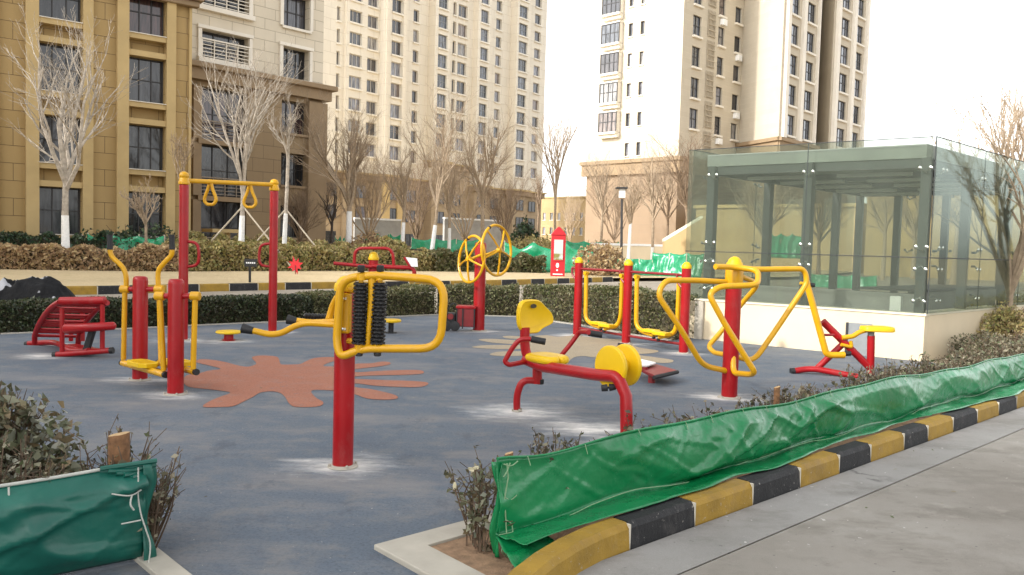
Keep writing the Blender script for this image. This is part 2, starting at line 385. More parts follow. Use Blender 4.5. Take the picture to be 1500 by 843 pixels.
def hedge(name, label, line, width, height, n, size, mat, z0=0.0, core=True, cat='hedge', group=None, lump=.12, coremat=None, hend=1.0):
    """line = front edge points (2D), the hedge grows away from the camera side by width"""
    L = [Vector((p[0], p[1])) for p in line]; seg = [(L[i+1]-L[i]).length for i in range(len(L)-1)]; tot = sum(seg)
    th = thing(name, label, cat, (L[0].x, L[0].y, z0), group)
    def at(s):
        for i, g in enumerate(seg):
            if s <= g or i == len(seg)-1:
                t = (L[i+1]-L[i])/g; return L[i]+t*s, Vector((-t.y, t.x))
            s -= g
    pts = []
    for _ in range(n):
        s = random.random()*tot; p, nr = at(s)
        lump_ = lump*noise.noise(V(s*1.3, 3, z0))*2
        u = random.random(); k = random.random()
        hh = height*(1+lump_)*(1+(hend-1)*min(1, (s/tot)*1.3))
        if k < .45: w = width*random.random(); z = hh*(1-.22*random.random()**2)+.03*random.gauss(0, 1)*height
        elif k < .8: w = width*.22*random.random()**1.5; z = hh*random.random()
        else: w = width*random.random(); z = hh*random.random()
        edge = max(0, z/hh-.8)*.25*width
        w = w+edge*(1 if w < width/2 else -1)
        w += .05*width*noise.noise(V(s*4, z*6, 1))
        q = p+nr*w; pts.append((q.x, q.y, z0+max(.01, z)))
    leafobj('foliage', pts, size, mat, th)
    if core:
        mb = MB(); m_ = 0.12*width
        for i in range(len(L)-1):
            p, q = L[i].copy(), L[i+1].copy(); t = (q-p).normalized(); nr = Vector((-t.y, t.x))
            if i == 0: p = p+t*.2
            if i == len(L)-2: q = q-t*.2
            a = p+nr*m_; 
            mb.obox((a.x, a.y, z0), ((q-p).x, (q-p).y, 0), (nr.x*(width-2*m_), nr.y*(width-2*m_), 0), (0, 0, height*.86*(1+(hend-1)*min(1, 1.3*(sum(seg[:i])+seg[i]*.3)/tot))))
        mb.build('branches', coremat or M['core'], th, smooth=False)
    return th

# ------------------------------------------------------------------ trees
def grow(mb, p, d, L, r, lev, sides, nch, ang, upb):
    n = 4 if lev > 0 else 3; pts = [p.copy()]; dd = d.copy(); q = p.copy(); dirs = [d]
    for i in range(n):
        dd = (dd+V(random.gauss(0, .15), random.gauss(0, .15), upb+random.gauss(0, .08))).normalized()
        q = q+dd*L/n; pts.append(q.copy()); dirs.append(dd.copy())
    mb.tube(pts, [r, max(r*.32, .0045)], sides if lev > 1 else 3, caps=False)
    if lev == 0: return
    k = nch[-lev]
    for j in range(k):
        t = .22+.78*(j+random.random()*.8)/k; t = min(t, .99); i = min(int(t*n), n-1)
        fq = t*n-i; b = pts[i].lerp(pts[i+1], fq); base = dirs[i+1]
        ax = base.orthogonal().normalized(); ax = Matrix.Rotation(random.random()*6.283, 3, base)@ax
        nd = (Matrix.Rotation(ang*(.6+.8*random.random()), 3, ax)@base).normalized()
        rr = r*(1-.7*t)*.62
        grow(mb, b, nd, L*(.62-.22*t)*(.75+.5*random.random()), max(rr, .0062), lev-1, sides, nch, ang, upb)
def tree(label, base, height, fork, r0, seed, white=1.2, bark='bark', limbs=5, nch=(5, 5, 4), ang=.55, spread=.42, lean=(0, 0), upb=.1, name='bare_tree', group=None, props=0, minr=1.0, cat='tree', sides=5):
    random.seed(seed); B = Vector(base); th = thing(name, label, cat, B, group)
    nseg = 5; pts = []; 
    for i in range(nseg+1):
        t = i/nseg; pts.append(B+V(lean[0]*t+.04*math.sin(seed+t*3)*fork*.3, lean[1]*t, fork*t))
    rad = [r0*(1.25 if i == 0 else 1-.35*i/nseg) for i in range(nseg+1)]
    mb = MB(); mb.tube(pts, rad, 9); mb.build('trunk', M[bark], th)
    if white:
        w = []; wr = []
        for i in range(5):
            t = white/fork*i/4; k = min(int(t*nseg), nseg-1); w.append(pts[k].lerp(pts[k+1], t*nseg-k)); wr.append((rad[k]+(rad[k+1]-rad[k])*(t*nseg-k))*1.06+.004)
        mb = MB(); mb.tube(w, wr, 10); mb.build('whitewashed_base', M['wwash'], th)
    mb = MB(); top = pts[-1]; Lc = (height-fork)
    for i in range(limbs):
        a = 6.283*(i+random.random()*.5)/limbs; s = spread*(.5+.7*random.random())
        if i == 0: s *= .15
        d = V(math.cos(a)*s, math.sin(a)*s, 1).normalized()
        z = -fork*.22*random.random() if i else 0
        st = top+V(0, 0, z) if i == 0 else pts[-2].lerp(top, random.random())
        grow(mb, st, d, Lc*(.62+.25*random.random()), r0*(.62 if i else .7)*minr, len(nch), sides, nch, ang, upb)
    mb.build('crown', M[bark], th)
    for i in range(props):
        a = (-3.0, -.12, -1.9)[i]; mb = MB(); h = min(2.7, fork*.8); rr_ = 2.3
        mb.tube([B+V(0, 0, h), B+V(math.cos(a)*rr_, math.sin(a)*rr_*.7, 0)], .035, 7); mb.build('prop_pole', M['pole_wood'], th)
    return th

# ------------------------------------------------------------------ facades
def facade(mb, P0, P1, z0, z1, ops, depth=.2, zbreaks=()):
    P0, P1 = Vector((P0[0], P0[1])), Vector((P1[0], P1[1])); L = (P1-P0).length; t = (P1-P0)/L; n = Vector((t.y, -t.x))
    us = sorted({0.0, L, *[o[0] for o in ops], *[o[1] for o in ops]}); zs = sorted({z0, z1, *[o[2] for o in ops], *[o[3] for o in ops]})
    def pt(u, z, d=0): q = P0+t*u-n*d; return V(q.x, q.y, z)
    for i in range(len(us)-1):
        um = (us[i]+us[i+1])/2; j = 0; run = None
        for j in range(len(zs)-1):
            zm = (zs[j]+zs[j+1])/2
            inside = any(o[0] < um < o[1] and o[2] < zm < o[3] for o in ops)
            if inside:
                if run is not None: mb.add([pt(us[i], run), pt(us[i+1], run), pt(us[i+1], zs[j]), pt(us[i], zs[j])], [(0, 1, 2, 3)]); run = None
            elif run is None: run = zs[j]
        if run is not None: mb.add([pt(us[i], run), pt(us[i+1], run), pt(us[i+1], zs[-1]), pt(us[i], zs[-1])], [(0, 1, 2, 3)])
    for a, b, c, d in ops:
        q = [pt(a, c), pt(b, c), pt(b, d), pt(a, d)]; p = [pt(a, c, depth), pt(b, c, depth), pt(b, d, depth), pt(a, d, depth)]
        mb.add(q+p, [(0, 4, 5, 1), (1, 5, 6, 2), (2, 6, 7, 3), (3, 7, 4, 0)])
    return t, n, pt
def window_mb(t, n, w, h, cols=2, rows=1, depth=.2, fr=.06, sill=.1, lintel=0, mull=.05):
    """origin: bottom-left corner on the wall plane. material 0 frame, 1 pane, 2 sill"""
    T = V(t[0], t[1], 0); N = V(n[0], n[1], 0); Z = V(0, 0, 1); mb = MB()
    mb.mi = 1; o = -N*depth
    mb.add([o, o+T*w, o+T*w+Z*h, o+Z*h], [(0, 1, 2, 3)])
    mb.mi = 0; o = -N*(depth-.005)
    mb.obox(o, T*w, N*.05, Z*fr); mb.obox(o+Z*(h-fr), T*w, N*.05, Z*fr)
    mb.obox(o+Z*fr, T*fr, N*.05, Z*(h-2*fr)); mb.obox(o+Z*fr+T*(w-fr), T*fr, N*.05, Z*(h-2*fr))
    for k in range(1, cols): mb.obox(o+Z*fr+T*(w*k/cols-mull/2), T*mull, N*.045, Z*(h-2*fr))
    for k in range(1, rows): mb.obox(o+Z*(h*k/rows*1.0)+T*fr, T*(w-2*fr), N*.04, Z*mull)
    mb.mi = 2
    if sill: mb.obox(-T*.08-N*.03-Z*sill, T*(w+.16), N*(.03+sill*1.2), Z*(sill-.003))
    if lintel: mb.obox(-T*.08-N*.03+Z*(h+.003), T*(w+.16), N*(.03+lintel), Z*lintel)
    return mb
def put(mb, name, mats, parent, at, child_pane=False):
    """build a window mesh at the wall point"""
    o = mb.build(name, mats, None, smooth=False); o.parent = parent; o.location = Vector(at)-ORG[parent]; return o
# ================================================================== GROUND
def sheet(name, poly, z, mat, kind='structure'):
    mb = MB(); mb.flat([(p[0], p[1], z) for p in poly]); o = mb.build(name, mat, smooth=False); tag(o, kind=kind); return o
def g2(px, py): p = G(px, py); return (p.x, p.y)

# kerb front line (z=0), runs front-left to far-right
K0 = Vector((.63, 4.03)); KD = Vector((.733, .680)).normalized(); KN = Vector((-KD.y, KD.x))   # KN points to the play area
def K(s, off=0.0): q = K0+KD*s+KN*off; return (q.x, q.y)
FENCE_OFF = .31
# hedge front line of the play area
HL = [g2(-260, 494), g2(0, 489), g2(150, 483), g2(300, 476), g2(460, 469), g2(640, 461), g2(760, 464), g2(850, 476), g2(925, 490), g2(985, 499)]
BO = (-.64, 3.93)        # outer corner of the concrete bed border
E1 = Vector((.733, .68)).normalized()
bor_a = Vector(BO); bor_far = bor_a+E1*9.2
wallC = Vector((5.93, 11.72)); wallL = Vector((3.06, 14.05)); RD = Vector((.73, .68)).normalized()
sheet('ground', [(-900, -500), (900, -500), (900, 1500), (-900, 1500)], -.03, M['earth'])
posts_px = [((502, 684), .42), ((205, 557), .34), ((257, 578), .36), ((268, 499), .5), ((399, 487), .45), ((701, 485), .5), ((845, 492), .5), ((919, 504), .4), ((1001, 518), .4),
            ((1068, 583), .45), ((757, 603), .55), ((918, 648), .45), ((335, 500), .45), ((60, 522), .4), ((80, 505), .3), ((860, 628), .5)]
M['play'] = playmat([(G(*p), r) for p, r in posts_px], 'rubber_surface', (.072, .094, .124), (.1, .123, .152))
play = [(-3.8, 1.2), (-9.5, 5.5), HL[0]]+HL[1:]+[(wallL.x, wallL.y), (wallC.x+.1, wallC.y-.1), (bor_far.x, bor_far.y), (bor_a.x, bor_a.y), (-.44, 3.70), (.3, 2.85), (1.4, 1.2)]
sheet('play_surface', play, 0.0, M['play'])
# road + gutter
def road_poly(o0, o1, s0, s1): return [K(s0, o0), K(s1, o0), K(s1, o1), K(s0, o1)]
sheet('road', [K(-3, -.35), K(60, -.35), K(60, -9), K(-3, -9)], 0.0, M['road'])
sheet('gutter_strip', [K(-3, -.012), K(60, -.012), K(60, -.345), K(-3, -.345)], 0.002, M['gutter'])
# bed soil behind kerb
FE = Vector(K(60, 1.0))
sheet('bed_soil', [K(-1.35, .12), K(40, .12), K(40, 1.05), (bor_far.x+.1, bor_far.y-.1), (bor_a.x+.17, bor_a.y-.03), (-.3, 3.6)], .012, M['soil'])
# painted shapes
def crop_pts(L, ox, oy, s): return [(ox+x/s, oy+y/s) for x, y in L]
def paint(name, L, mat, ox, oy, s, z=.004, smooth=True):
    P = [G(x, y, z) for x, y in crop_pts(L, ox, oy, s)]
    if smooth: P = spline(P, 4, True)
    return P
def marking(name, polys, c1, c2):
    mb = MB()
    for P in polys: mb.flat(P)
    t = NT(name+'_paint'); c = t.mix(t.ramp(t.noise(2.2, 6, .65), .3, .7), c4(c1), c4(c2))
    c = t.mix(t.math('MULTIPLY', t.ramp(t.noise(5, 7, .75), .5, .7), .45), c, (.2, .19, .18, 1))
    c = t.mix(t.math('MULTIPLY', t.ramp(t.noise(75, 3, .75), .4, .66), .45), c, c4([x*1.6 for x in c2])); c = t.mix(t.math('MULTIPLY', t.ramp(t.noise(52, 3, .75), .5, .62), .5), c, c4([x*.5 for x in c1])); c = t.mix(t.ramp(t.noise(3.2, 8, .8), .6, .72), c, (.105, .125, .155, 1))
    nd = t.bsdf(Base_Color=c, Roughness=.85); t.set(nd.inputs['Normal'], t.bump(t.noise(260, 2), .35, .004))
    o = mb.build(name, t.mat, smooth=False); tag(o, kind='structure')
orange = [(60, 262), (30, 225), (60, 195), (110, 190), (180, 170), (250, 160), (180, 140), (110, 122), (130, 105), (200, 108), (280, 122), (340, 138), (400, 148), (445, 138), (455, 125), (430, 97), (450, 86), (500, 83), (565, 88), (585, 100), (592, 125), (605, 135), (660, 135), (710, 132), (745, 115), (790, 98), (860, 92), (925, 95), (935, 106), (865, 128), (850, 145), (960, 142),
          (1040, 130), (1120, 128), (1180, 118), (1225, 122), (1225, 135), (1150, 148), (1040, 160), (1005, 170), (1040, 180), (1150, 173), (1300, 167), (1400, 168), (1425, 180), (1400, 190), (1300, 195), (1150, 198), (1040, 203), (1005, 210), (1040, 218), (1200, 225), (1350, 230), (1440, 238), (1445, 252), (1400, 265), (1300, 265), (1150, 258), (1040, 245), (1005, 254), (1040, 268), (1120, 278), (1220, 300), (1270, 318), (1265, 333), (1200, 338), (1100, 332), (1030, 308), (960, 292),
          (860, 283), (785, 283), (775, 298), (805, 330), (842, 352), (830, 372), (780, 380), (690, 380), (650, 365), (620, 320), (590, 298), (540, 290), (480, 297), (440, 320), (380, 350), (320, 376), (240, 381), (160, 382), (150, 370), (190, 345), (250, 320), (305, 298), (250, 286), (150, 275)]
marking('orange_splash_marking', [paint('o', orange, None, 260, 500, 3.947)], (.31, .12, .07), (.26, .1, .06))
tanA = [(440, 130), (470, 108), (560, 100), (640, 110), (760, 102), (860, 112), (950, 122), (1090, 130), (1150, 160), (1200, 185), (1330, 205), (1300, 222), (1190, 232), (1300, 250), (1425, 268), (1430, 284), (1380, 291), (1300, 285), (1190, 262), (1100, 258), (900, 252), (820, 243), (760, 250), (727, 272), (705, 300), (640, 320), (560, 300), (470, 255), (400, 200), (420, 160)]
petals = [[(265, 108), (320, 104), (420, 112), (420, 124), (340, 124), (285, 120)], [(98, 130), (170, 124), (280, 130), (400, 140), (400, 162), (280, 158), (170, 148)],
          [(52, 181), (120, 170), (250, 167), (400, 170), (400, 192), (260, 195), (120, 190)], [(175, 230), (230, 214), (330, 210), (420, 212), (420, 236), (320, 243), (210, 240)]]
marking('tan_splash_marking', [paint('t', tanA, None, 680, 470, 4.6875)]+[paint('t', q, None, 680, 470, 4.6875) for q in petals], (.33, .27, .18), (.28, .23, .16))

# concrete border of the planting bed (real kerb, 25 mm proud)
def slab(name, a, b, w, z0, z1, side=1):
    a, b = Vector(a), Vector(b); t = (b-a); n = Vector((-t.y, t.x)).normalized()*w*side
    mb = MB(); mb.obox((a.x, a.y, z0), (t.x, t.y, 0), (n.x, n.y, 0), (0, 0, z1-z0)); o = mb.build(name, M['border'], smooth=False, bevel=.006); tag(o, kind='structure'); return o
mb = MB()
dn = Vector((.66, -.75)).normalized()
pa = bor_a; pb = bor_a+E1*9.2; pin = bor_a+E1*.17+dn*.17*1.0
i0 = Vector((pin.x, pin.y)); nn = Vector((E1.y, -E1.x))
poly = [pa, pb, pb+nn*.17, pa+nn*.17+E1*.19]
poly2 = [pa+dn*1.35, pa+dn*1.35+Vector((-dn.y, dn.x))*.19, pa+nn*.17+E1*.19]
P = [pa, pa+dn*1.5, pa+dn*1.5+Vector((-dn.y, dn.x))*.19, pa+nn*.17+E1*.2, pb+nn*.17, pb]
mb.prism([(p.x, p.y, -.02) for p in P], (0, 0, .045)); o = mb.build('bed_border', M['border'], smooth=False, bevel=.006); tag(o, kind='structure')
a = Vector(g2(195, 780)); b = Vector(g2(300, 864)); t_ = (b-a).normalized()
slab('left_bed_border', a-t_*1.5, b+t_*1.2, .12, -.02, .025, -1)

# kerb: painted blocks; material 0 black 1 yellow 2 joint
def kerb_row(name, path, marks, w, h, start=0, chamf=.03):
    """path: function s->(pos2d, dir2d)"""
    mb = MB()
    for i in range(len(marks)-1):
        s0, s1 = marks[i], marks[i+1]; gap = .006*(1 if h < .16 else 2)
        ns = max(2, int((s1-s0)/.2)+1)
        prev = None
        for k in range(ns):
            s = s0+gap+(s1-s0-2*gap)*k/(ns-1); p, d, hh = path(s); n = Vector((-d.y, d.x)); hh = h*hh
            prof = [(0, -.02), (chamf*.35, hh-chamf), (chamf, hh), (w, hh), (w, -.02)]
            cur = [V(p.x+n.x*a_, p.y+n.y*a_, z_) for a_, z_ in prof]
            mb.mi = (i+start) % 2
            if prev:
                for q in range(len(prof)-1): mb.add([prev[q], cur[q], cur[q+1], prev[q+1]], [(0, 1, 2, 3)])
            else: mb.add(cur, [tuple(range(len(cur)))])
            prev = cur
        mb.add(prev, [tuple(range(len(prev)))[::-1]])
        mb.mi = 2; p, d, hh = path(s1); n = Vector((-d.y, d.x)); q = p+n*.006-d*gap
        mb.obox((q.x, q.y, -.02), (d.x*gap*2, d.y*gap*2, 0), (n.x*(w-.012), n.y*(w-.012), 0), (0, 0, h*hh+.012))
    return mb.build(name, [M['kerb_black'], M['kerb_yellow'], M['kerb_joint']], smooth=False)
def kpath(s):
    if s >= -.02: q = K(s); return Vector(q), KD, 1.0
    k = -s; ang = min(k/1.25, 1)*.62; c, s_ = math.cos(-ang*.5), math.sin(-ang*.5)
    # arc turning towards the camera
    am = ang*.5; dd = Vector((KD.x*math.cos(am)-KD.y*math.sin(am), KD.x*math.sin(am)+KD.y*math.cos(am)))
    q = K0-dd*k; a2 = ang; d2 = Vector((KD.x*math.cos(a2)-KD.y*math.sin(a2), KD.x*math.sin(a2)+KD.y*math.cos(a2)))
    return q, d2, 1.0
def sK(px, py): p = G(px, py); return (Vector((p.x, p.y))-K0).dot(KD)
marks = [-2.6, -1.9, -1.45, 0.0]+[sK(*q) for q in [(1035, 775), (1118, 743), (1186, 717), (1248, 697), (1299, 681), (1343, 662), (1383, 650), (1418, 636), (1448, 622), (1476, 610)]]
st = marks[-1]-marks[-2]
while marks[-1] < 30: marks.append(marks[-1]+.55)
# block 0.0-> first mark is black: index parity
idx = marks.index(0.0); 
tag(kerb_row('road_kerb', kpath, marks, .125, .13, start=(idx % 2)), kind='structure')

mb = MB()
for i in range(len(HL)-1):
    a, b = Vector(HL[i]), Vector(HL[i+1]); t_ = (b-a).normalized(); n_ = Vector((-t_.y, t_.x)); mb.obox((a.x-n_.x*.12, a.y-n_.y*.12, -.02), (b.x-a.x, b.y-a.y, 0), (n_.x*.1, n_.y*.1, 0), (0, 0, .032+.0007*i))
o = mb.build('hedge_border', M['border'], smooth=False); tag(o, kind='structure')
# far kerb between lawn and path
FK = spline([(*g2(x, y), 0) for x, y in [(-330, 431), (0, 431.5), (120, 431.5), (300, 427), (500, 422.5), (640, 420.5), (770, 417), (900, 412.5)]], 8)
FK = [Vector((p.x, p.y)) for p in FK]; cum = [0]
for i in range(len(FK)-1): cum.append(cum[-1]+(FK[i+1]-FK[i]).length)
def fpath(s):
    for i in range(len(FK)-1):
        if s <= cum[i+1] or i == len(FK)-2:
            d = (FK[i+1]-FK[i]).normalized(); return FK[i]+d*(s-cum[i]), d, 1.0
fm = [0]
while fm[-1]+.9 < cum[-1]: fm.append(fm[-1]+.9)
tag(kerb_row('lawn_kerb', fpath, fm, .15, .2, start=1), kind='structure')
LW = [(p.x, p.y) for p in FK]
lawn = [(x-.02, y+.1) for x, y in LW]+[(9, 41), (16, 47), (30, 70), (10, 110), (-60, 110), (-60, 30), (-45, 18)]
sheet('lawn', lawn, .15, M['lawn'])
sheet('garden_path', [(-45, 6), (-12, 8), HL[1], HL[3], HL[5], HL[6], HL[8], (3.0, 14.1), (9, 20.0), (40, 50), (30, 70), (9, 41)]+[(x, y) for x, y in LW[::-1]], -.012, M['path'])

# ================================================================== EQUIPMENT
def rpost(mb, px, py, r, ztop, cap='flat'):
    b = G(px, py); mb.lathe(b, [(r, -.01), (r, ztop-.05 if cap != 'dome' else ztop), (r*.93, ztop-.015) if cap != 'dome' else (r*.98, ztop), (r*.7, ztop) if cap != 'dome' else (r*.9, ztop)], 24)
    return b
def flange(root, b, r, n=6):
    mb = MB(); mb.lathe((b.x, b.y, 0), [(r*1.5, .003), (r*1.45, .01), (r*1.15, .014), (r*1.02, .018)], 24)
    for k in range(4):
        a = k*math.pi/2+.5; mb.lathe((b.x+math.cos(a)*r*1.33, b.y+math.sin(a)*r*1.33, .01), [(.01, 0), (.01, .016), (.005, .02)], 6)
    mb.build('base_flange', M['border'], root)
def domecap(root, top, r, name='cap', mat='yellow_plastic', h=1.0):
    mb = MB(); mb.lathe(top, [(r*1.1, -.012), (r*1.12, .0), (r*1.12, .025), (r*1.0, .04), (r*.98, .05*h), (r*.85, .05*h+r*.45), (r*.55, .05*h+r*.78), (r*.2, .05*h+r*.92)], 24)
    return mb.build(name, M[mat], root)
def pxs(L, Y): return [D(x, y, Y if not hasattr(Y, '__len__') else Y[i]) for i, (x, y) in enumerate(L)]

# ---- massager (front) ----
b = G(502, 684); root = thing('back_massager', 'tall red post in front with a yellow hoop frame and two black ribbed rollers', 'fitness machine', b)
mb = MB(); rpost(mb, 502, 684, .068, D(514, 424, b.y).z); mb.build('post', M['red'], root); flange(root, b, .068)
domecap(root, V(b.x, b.y, D(514, 424, b.y).z), .068, h=.5)
Yf = b.y-.14
mb = MB(); pts = fillet(pxs([(493, 500), (499, 409), (546, 403), (652, 411), (645, 511), (530, 511), (498, 524)], [Yf, Yf, Yf-.03, Yf-.1, Yf-.1, Yf-.03, Yf-.03]), .13, 6, True)
mb.loop(pts, .0265, 12); mb.build('hoop_frame', M['yellow'], root)
mb = MB(); mb.tube(pxs([(546, 404), (545, 440), (541, 480), (538, 511)], Yf-.02), [.03, .02], 10)
mb.tube([D(520, 425, Yf), b+V(0, 0, D(520, 425, b.y).z)], .02, 8); mb.tube([D(520, 500, Yf), b+V(0, 0, D(520, 500, b.y).z)], .02, 8); mb.build('center_bar', M['yellow'], root)
for x0, x1 in ((529, 526), (557, 553)):
    mb = MB(); a = D(x0, 414, Yf-.03); c = D(x1, 505, Yf-.03); ax = (c-a); L_ = ax.length; n_ = 17; prof = [(.012, 0)]
    for i in range(n_): u0 = L_*i/n_; d_ = L_/n_; prof += [(.034, u0+d_*.05), (.045, u0+d_*.3), (.045, u0+d_*.65), (.034, u0+d_*.95)]
    prof.append((.012, L_)); mb.lathe(a, prof, 20, ax)
    for i in range(n_):
        for k in range(8):
            an = 6.283*(k+.5*(i % 2))/8; x_ = ax.normalized().orthogonal().normalized(); y_ = ax.normalized().cross(x_)
            mb.ball(a+ax*((i+.5)/n_)+(x_*math.cos(an)+y_*math.sin(an))*.039, .0115, 6)
    o = mb.build('roller', M['blackfoam'], root)
    e = MB(); e.lathe(D(x0, 399, Yf-.03), [(.02, 0), (.024, .01), (.024, .04), (.017, .045)], 14, (0, 0, 1)); ORG[o] = ORG[root]; e.build('end_cap', M['black'], o); e = MB(); e.lathe(D(x1, 521, Yf-.03), [(.017, -.005), (.024, 0), (.024, .03), (.02, .035)], 14); ORG[o] = ORG[root]; e.build('end_cap', M['black'], o)
    mb = MB(); mb.tube([a+(a-c)*.12, c+(c-a)*.12], .0155, 10); mb.build('roller_axle', M['yellow'], root); mb = MB(); mb.lathe(D(x0, 411, Yf-.03), [(.03, 0), (.03, .045)], 14)
    mb.build('roller_clamp', M['yellow'], root); mb = MB(); mb.lathe(D(x1, 515, Yf-.03), [(.03, 0), (.03, .045)], 14); mb.build('roller_clamp', M['yellow'], root)
mb = MB(); c0 = D(511, 489, b.y-.09); c1 = D(516, 430, b.y-.09); mb.obox(V(b.x-.05, b.y-.1, c0.z), (.1, 0, 0), (0, .09, 0), (0, 0, c1.z-c0.z)); o = mb.build('cover_box', M['yellow'], root, smooth=False, bevel=.012)
for zz in (c0.z+.03, c1.z-.035):
    mb = MB(); mb.lathe((b.x, b.y-.1, zz), [(.011, 0), (.011, .006), (.005, .009)], 8, (0, -1, 0)); mb.obox((b.x-.025, b.y-.104, zz-.008), (.05, 0, 0), (0, .004, 0), (0, 0, .016)); mb.build('hinge', M['chrome'], root)
# leg arms behind
mb = MB(); Yl = b.y+.12
mb.tube(fillet([D(368, 484, Yl-.1), D(405, 493, Yl-.1), D(440, 473, Yl), D(505, 477, b.y)], .1), .021, 10)
mb.tube(fillet([D(432, 470, Yl+.1), D(455, 473, Yl+.1), D(505, 471, b.y)], .05), .022, 10)
mb.tube(fillet([D(507, 424, b.y), D(490, 440, Yl), D(480, 474, Yl)], .1), .024, 10); mb.build('leg_arm', M['yellow'], root)
for pp in (((355, 481), (371, 485), -.1), ((421, 468), (435, 471), .1)):
    mb = MB(); mb.tube([D(*pp[0], Yl+pp[2]), D(*pp[1], Yl+pp[2])], [.034, .024], 12); mb.build('grip', M['black'], root)
mb = MB(); a = D(446, 463, Yl+.14); c = D(483, 465, Yl+.14); ax = c-a; n_ = 8; prof = []
for i in range(n_): u0 = ax.length*i/n_; prof += [(.016, u0), (.024, u0+.01)]
mb.lathe(a, prof, 12, ax); mb.build('leg_roller', M['blackfoam'], root)

# ---- elliptical walker (left) ----
B = G(205, 557); Fp = G(257, 578)
root = thing('elliptical_walker', 'red and yellow walking machine with two short posts, swinging pedals and curved handles', 'fitness machine', (B+Fp)/2)
for px, py in ((205, 557), (257, 578)):
    mb = MB(); q = G(px, py); ztop = D(px, 405 if px < 220 else 409, q.y).z; rpost(mb, px, py, .074, ztop); mb.build('post', M['red'], root, ang=60); flange(root, q, .074)
Yb, Yn = B.y, Fp.y
mb = MB(); mb.tube([D(183, 424, Yb), D(238, 424, Yb)], .027, 12); mb.build('axle', M['red'], root)
mb = MB(); mb.tube([D(233, 434, Yn), D(288, 434, Yn)], .027, 12); mb.build('axle', M['red'], root)
for x, y, Y in ((183, 424, Yb), (233, 424, Yb), (234, 434, Yn), (286, 434, Yn)):
    mb = MB(); c = D(x, y, Y); mb.lathe(c-V(.045, 0, 0), [(.036, 0), (.042, .006), (.042, .084), (.036, .09)], 16, (1, 0, 0)); mb.build('hub', M['yellow'], root)
arms = [(183, 424, 181, 527, Yb), (233, 424, 236, 534, Yb-.25), (234, 434, 240, 543, Yn), (286, 434, 283, 541, Yn)]
for x0, y0, x1, y1, Y in arms:
    mb = MB(); mb.tube([D(x0, y0, Y if Y != Yb-.25 else Yb), D(x1, y1, Y)], .026, 12); mb.build('swing_arm', M['yellow'], root)
for pts in ([(185, 420), (184, 402), (178, 390), (164, 376), (161, 362)], [(232, 420), (232, 398), (240, 386), (251, 374), (252, 362)]):
    mb = MB(); mb.tube(spline(pxs(pts, Yb), 6), .025, 12); mb.build('handle', M['yellow'], root)
    e = MB(); q = pts[-1]; e.tube([D(q[0], q[1]+4, Yb), D(q[0], q[1]-8, Yb), D(q[0]-.5, q[1]-18, Yb)], [.03, .027, .03], 12); e.build('grip', M['black'], root)
for a_, c_, w_ in ((D(180, 532, Yb), D(241, 549, Yn), .06), (D(233, 532, Yb-.1), D(286, 545, Yn), .06)):
    mb = MB(); mb.tube([a_, c_], .032, 12); mb.build('pedal_rail', M['yellow'], root)
    t = (c_-a_); tn = t.normalized(); s_ = V(-tn.y, tn.x, 0).normalized()*.1; mid = a_.lerp(c_, .5)+V(0, 0, .03)
    mb = MB(); P_ = [mid-tn*.22-s_*.7, mid-tn*.14-s_, mid+tn*.14-s_, mid+tn*.22-s_*.5, mid+tn*.22+s_*.5, mid+tn*.14+s_, mid-tn*.14+s_, mid-tn*.22+s_*.7]
    mb.prism(P_, (0, 0, .04)); 
    for k in range(5): u = mid-tn*(.11-.055*k)+V(0, 0, .0405); mb.obox(u-s_*.75, s_*1.5, tn*.012, V(0, 0, .006))
    mb.build('footplate', M['yellow_plastic'], root, smooth=False, bevel=.006)
    for q, d_ in ((a_, -1), (c_, 1)):
        mb = MB(); mb.tube([q+tn*d_*.0, q+tn*d_*.035], .031, 12); mb.build('end_cap', M['black'], root)
mb = MB(); mb.tube([B+V(0, 0, .16), Fp+V(0, 0, .16)], .028, 12); mb.build('tie_bar', M['red'], root)

# ---- ring frame ----
A1 = G(268, 499); A2 = G(399, 487)
root = thing('ring_frame', 'tall red two-post frame with a yellow top bar and two hanging teardrop rings', 'fitness machine', (A1+A2)/2)
zt1 = D(268, 262, A1.y).z; zt2 = D(401, 272, A2.y).z
for (px, py, zt, q, loop) in ((268, 499, zt1, A1, [(274, 354), (289, 356), (292, 372), (290, 389), (274, 391)]), (399, 487, zt2, A2, [(395, 357), (382, 359), (379, 374), (381, 389), (395, 391)])):
    mb = MB(); rpost(mb, px, py, .066, zt-.06); mb.build('post', M['red'], root); flange(root, q, .066)
    domecap(root, q+V(0, 0, zt-.07), .07, 'cap', 'yellow')
    mb = MB(); mb.lathe(q+V(0, 0, zt+.02), [(.05, -.02), (.066, .0), (.07, .03), (.05, .065), (.02, .08)], 16); mb.build('cap_knob', M['yellow'], root)
    mb = MB(); mb.tube(fillet(pxs(loop, q.y), .12), .022, 10); mb.build('side_handle', M['red'], root)
ta = D(270, 265, A1.y); tb = D(402, 271, A2.y)
mb = MB(); mb.tube([ta, tb], .034, 12); mb.build('top_bar', M['yellow'], root)
for (x0, yt, yb, w) in ((308, 263, 300, 8.5), (366, 267, 304, 9)):
    t = (x0-269)/(401-269.); Y = 1/((1-t)/A1.y+t/A2.y); pts = [(x0, yt+4), (x0-w*.45, yt+(yb-yt)*.42), (x0-w, yt+(yb-yt)*.78), (x0-w*.6, yb-1), (x0, yb), (x0+w*.6, yb-1), (x0+w, yt+(yb-yt)*.78), (x0+w*.45, yt+(yb-yt)*.42)]
    mb = MB(); mb.loop(spline(pxs(pts, Y), 5, True), .024, 10); mb.tube([D(x0, yt, Y), D(x0, yt+6, Y)], .022, 8); mb.build('ring', M['yellow'], root)

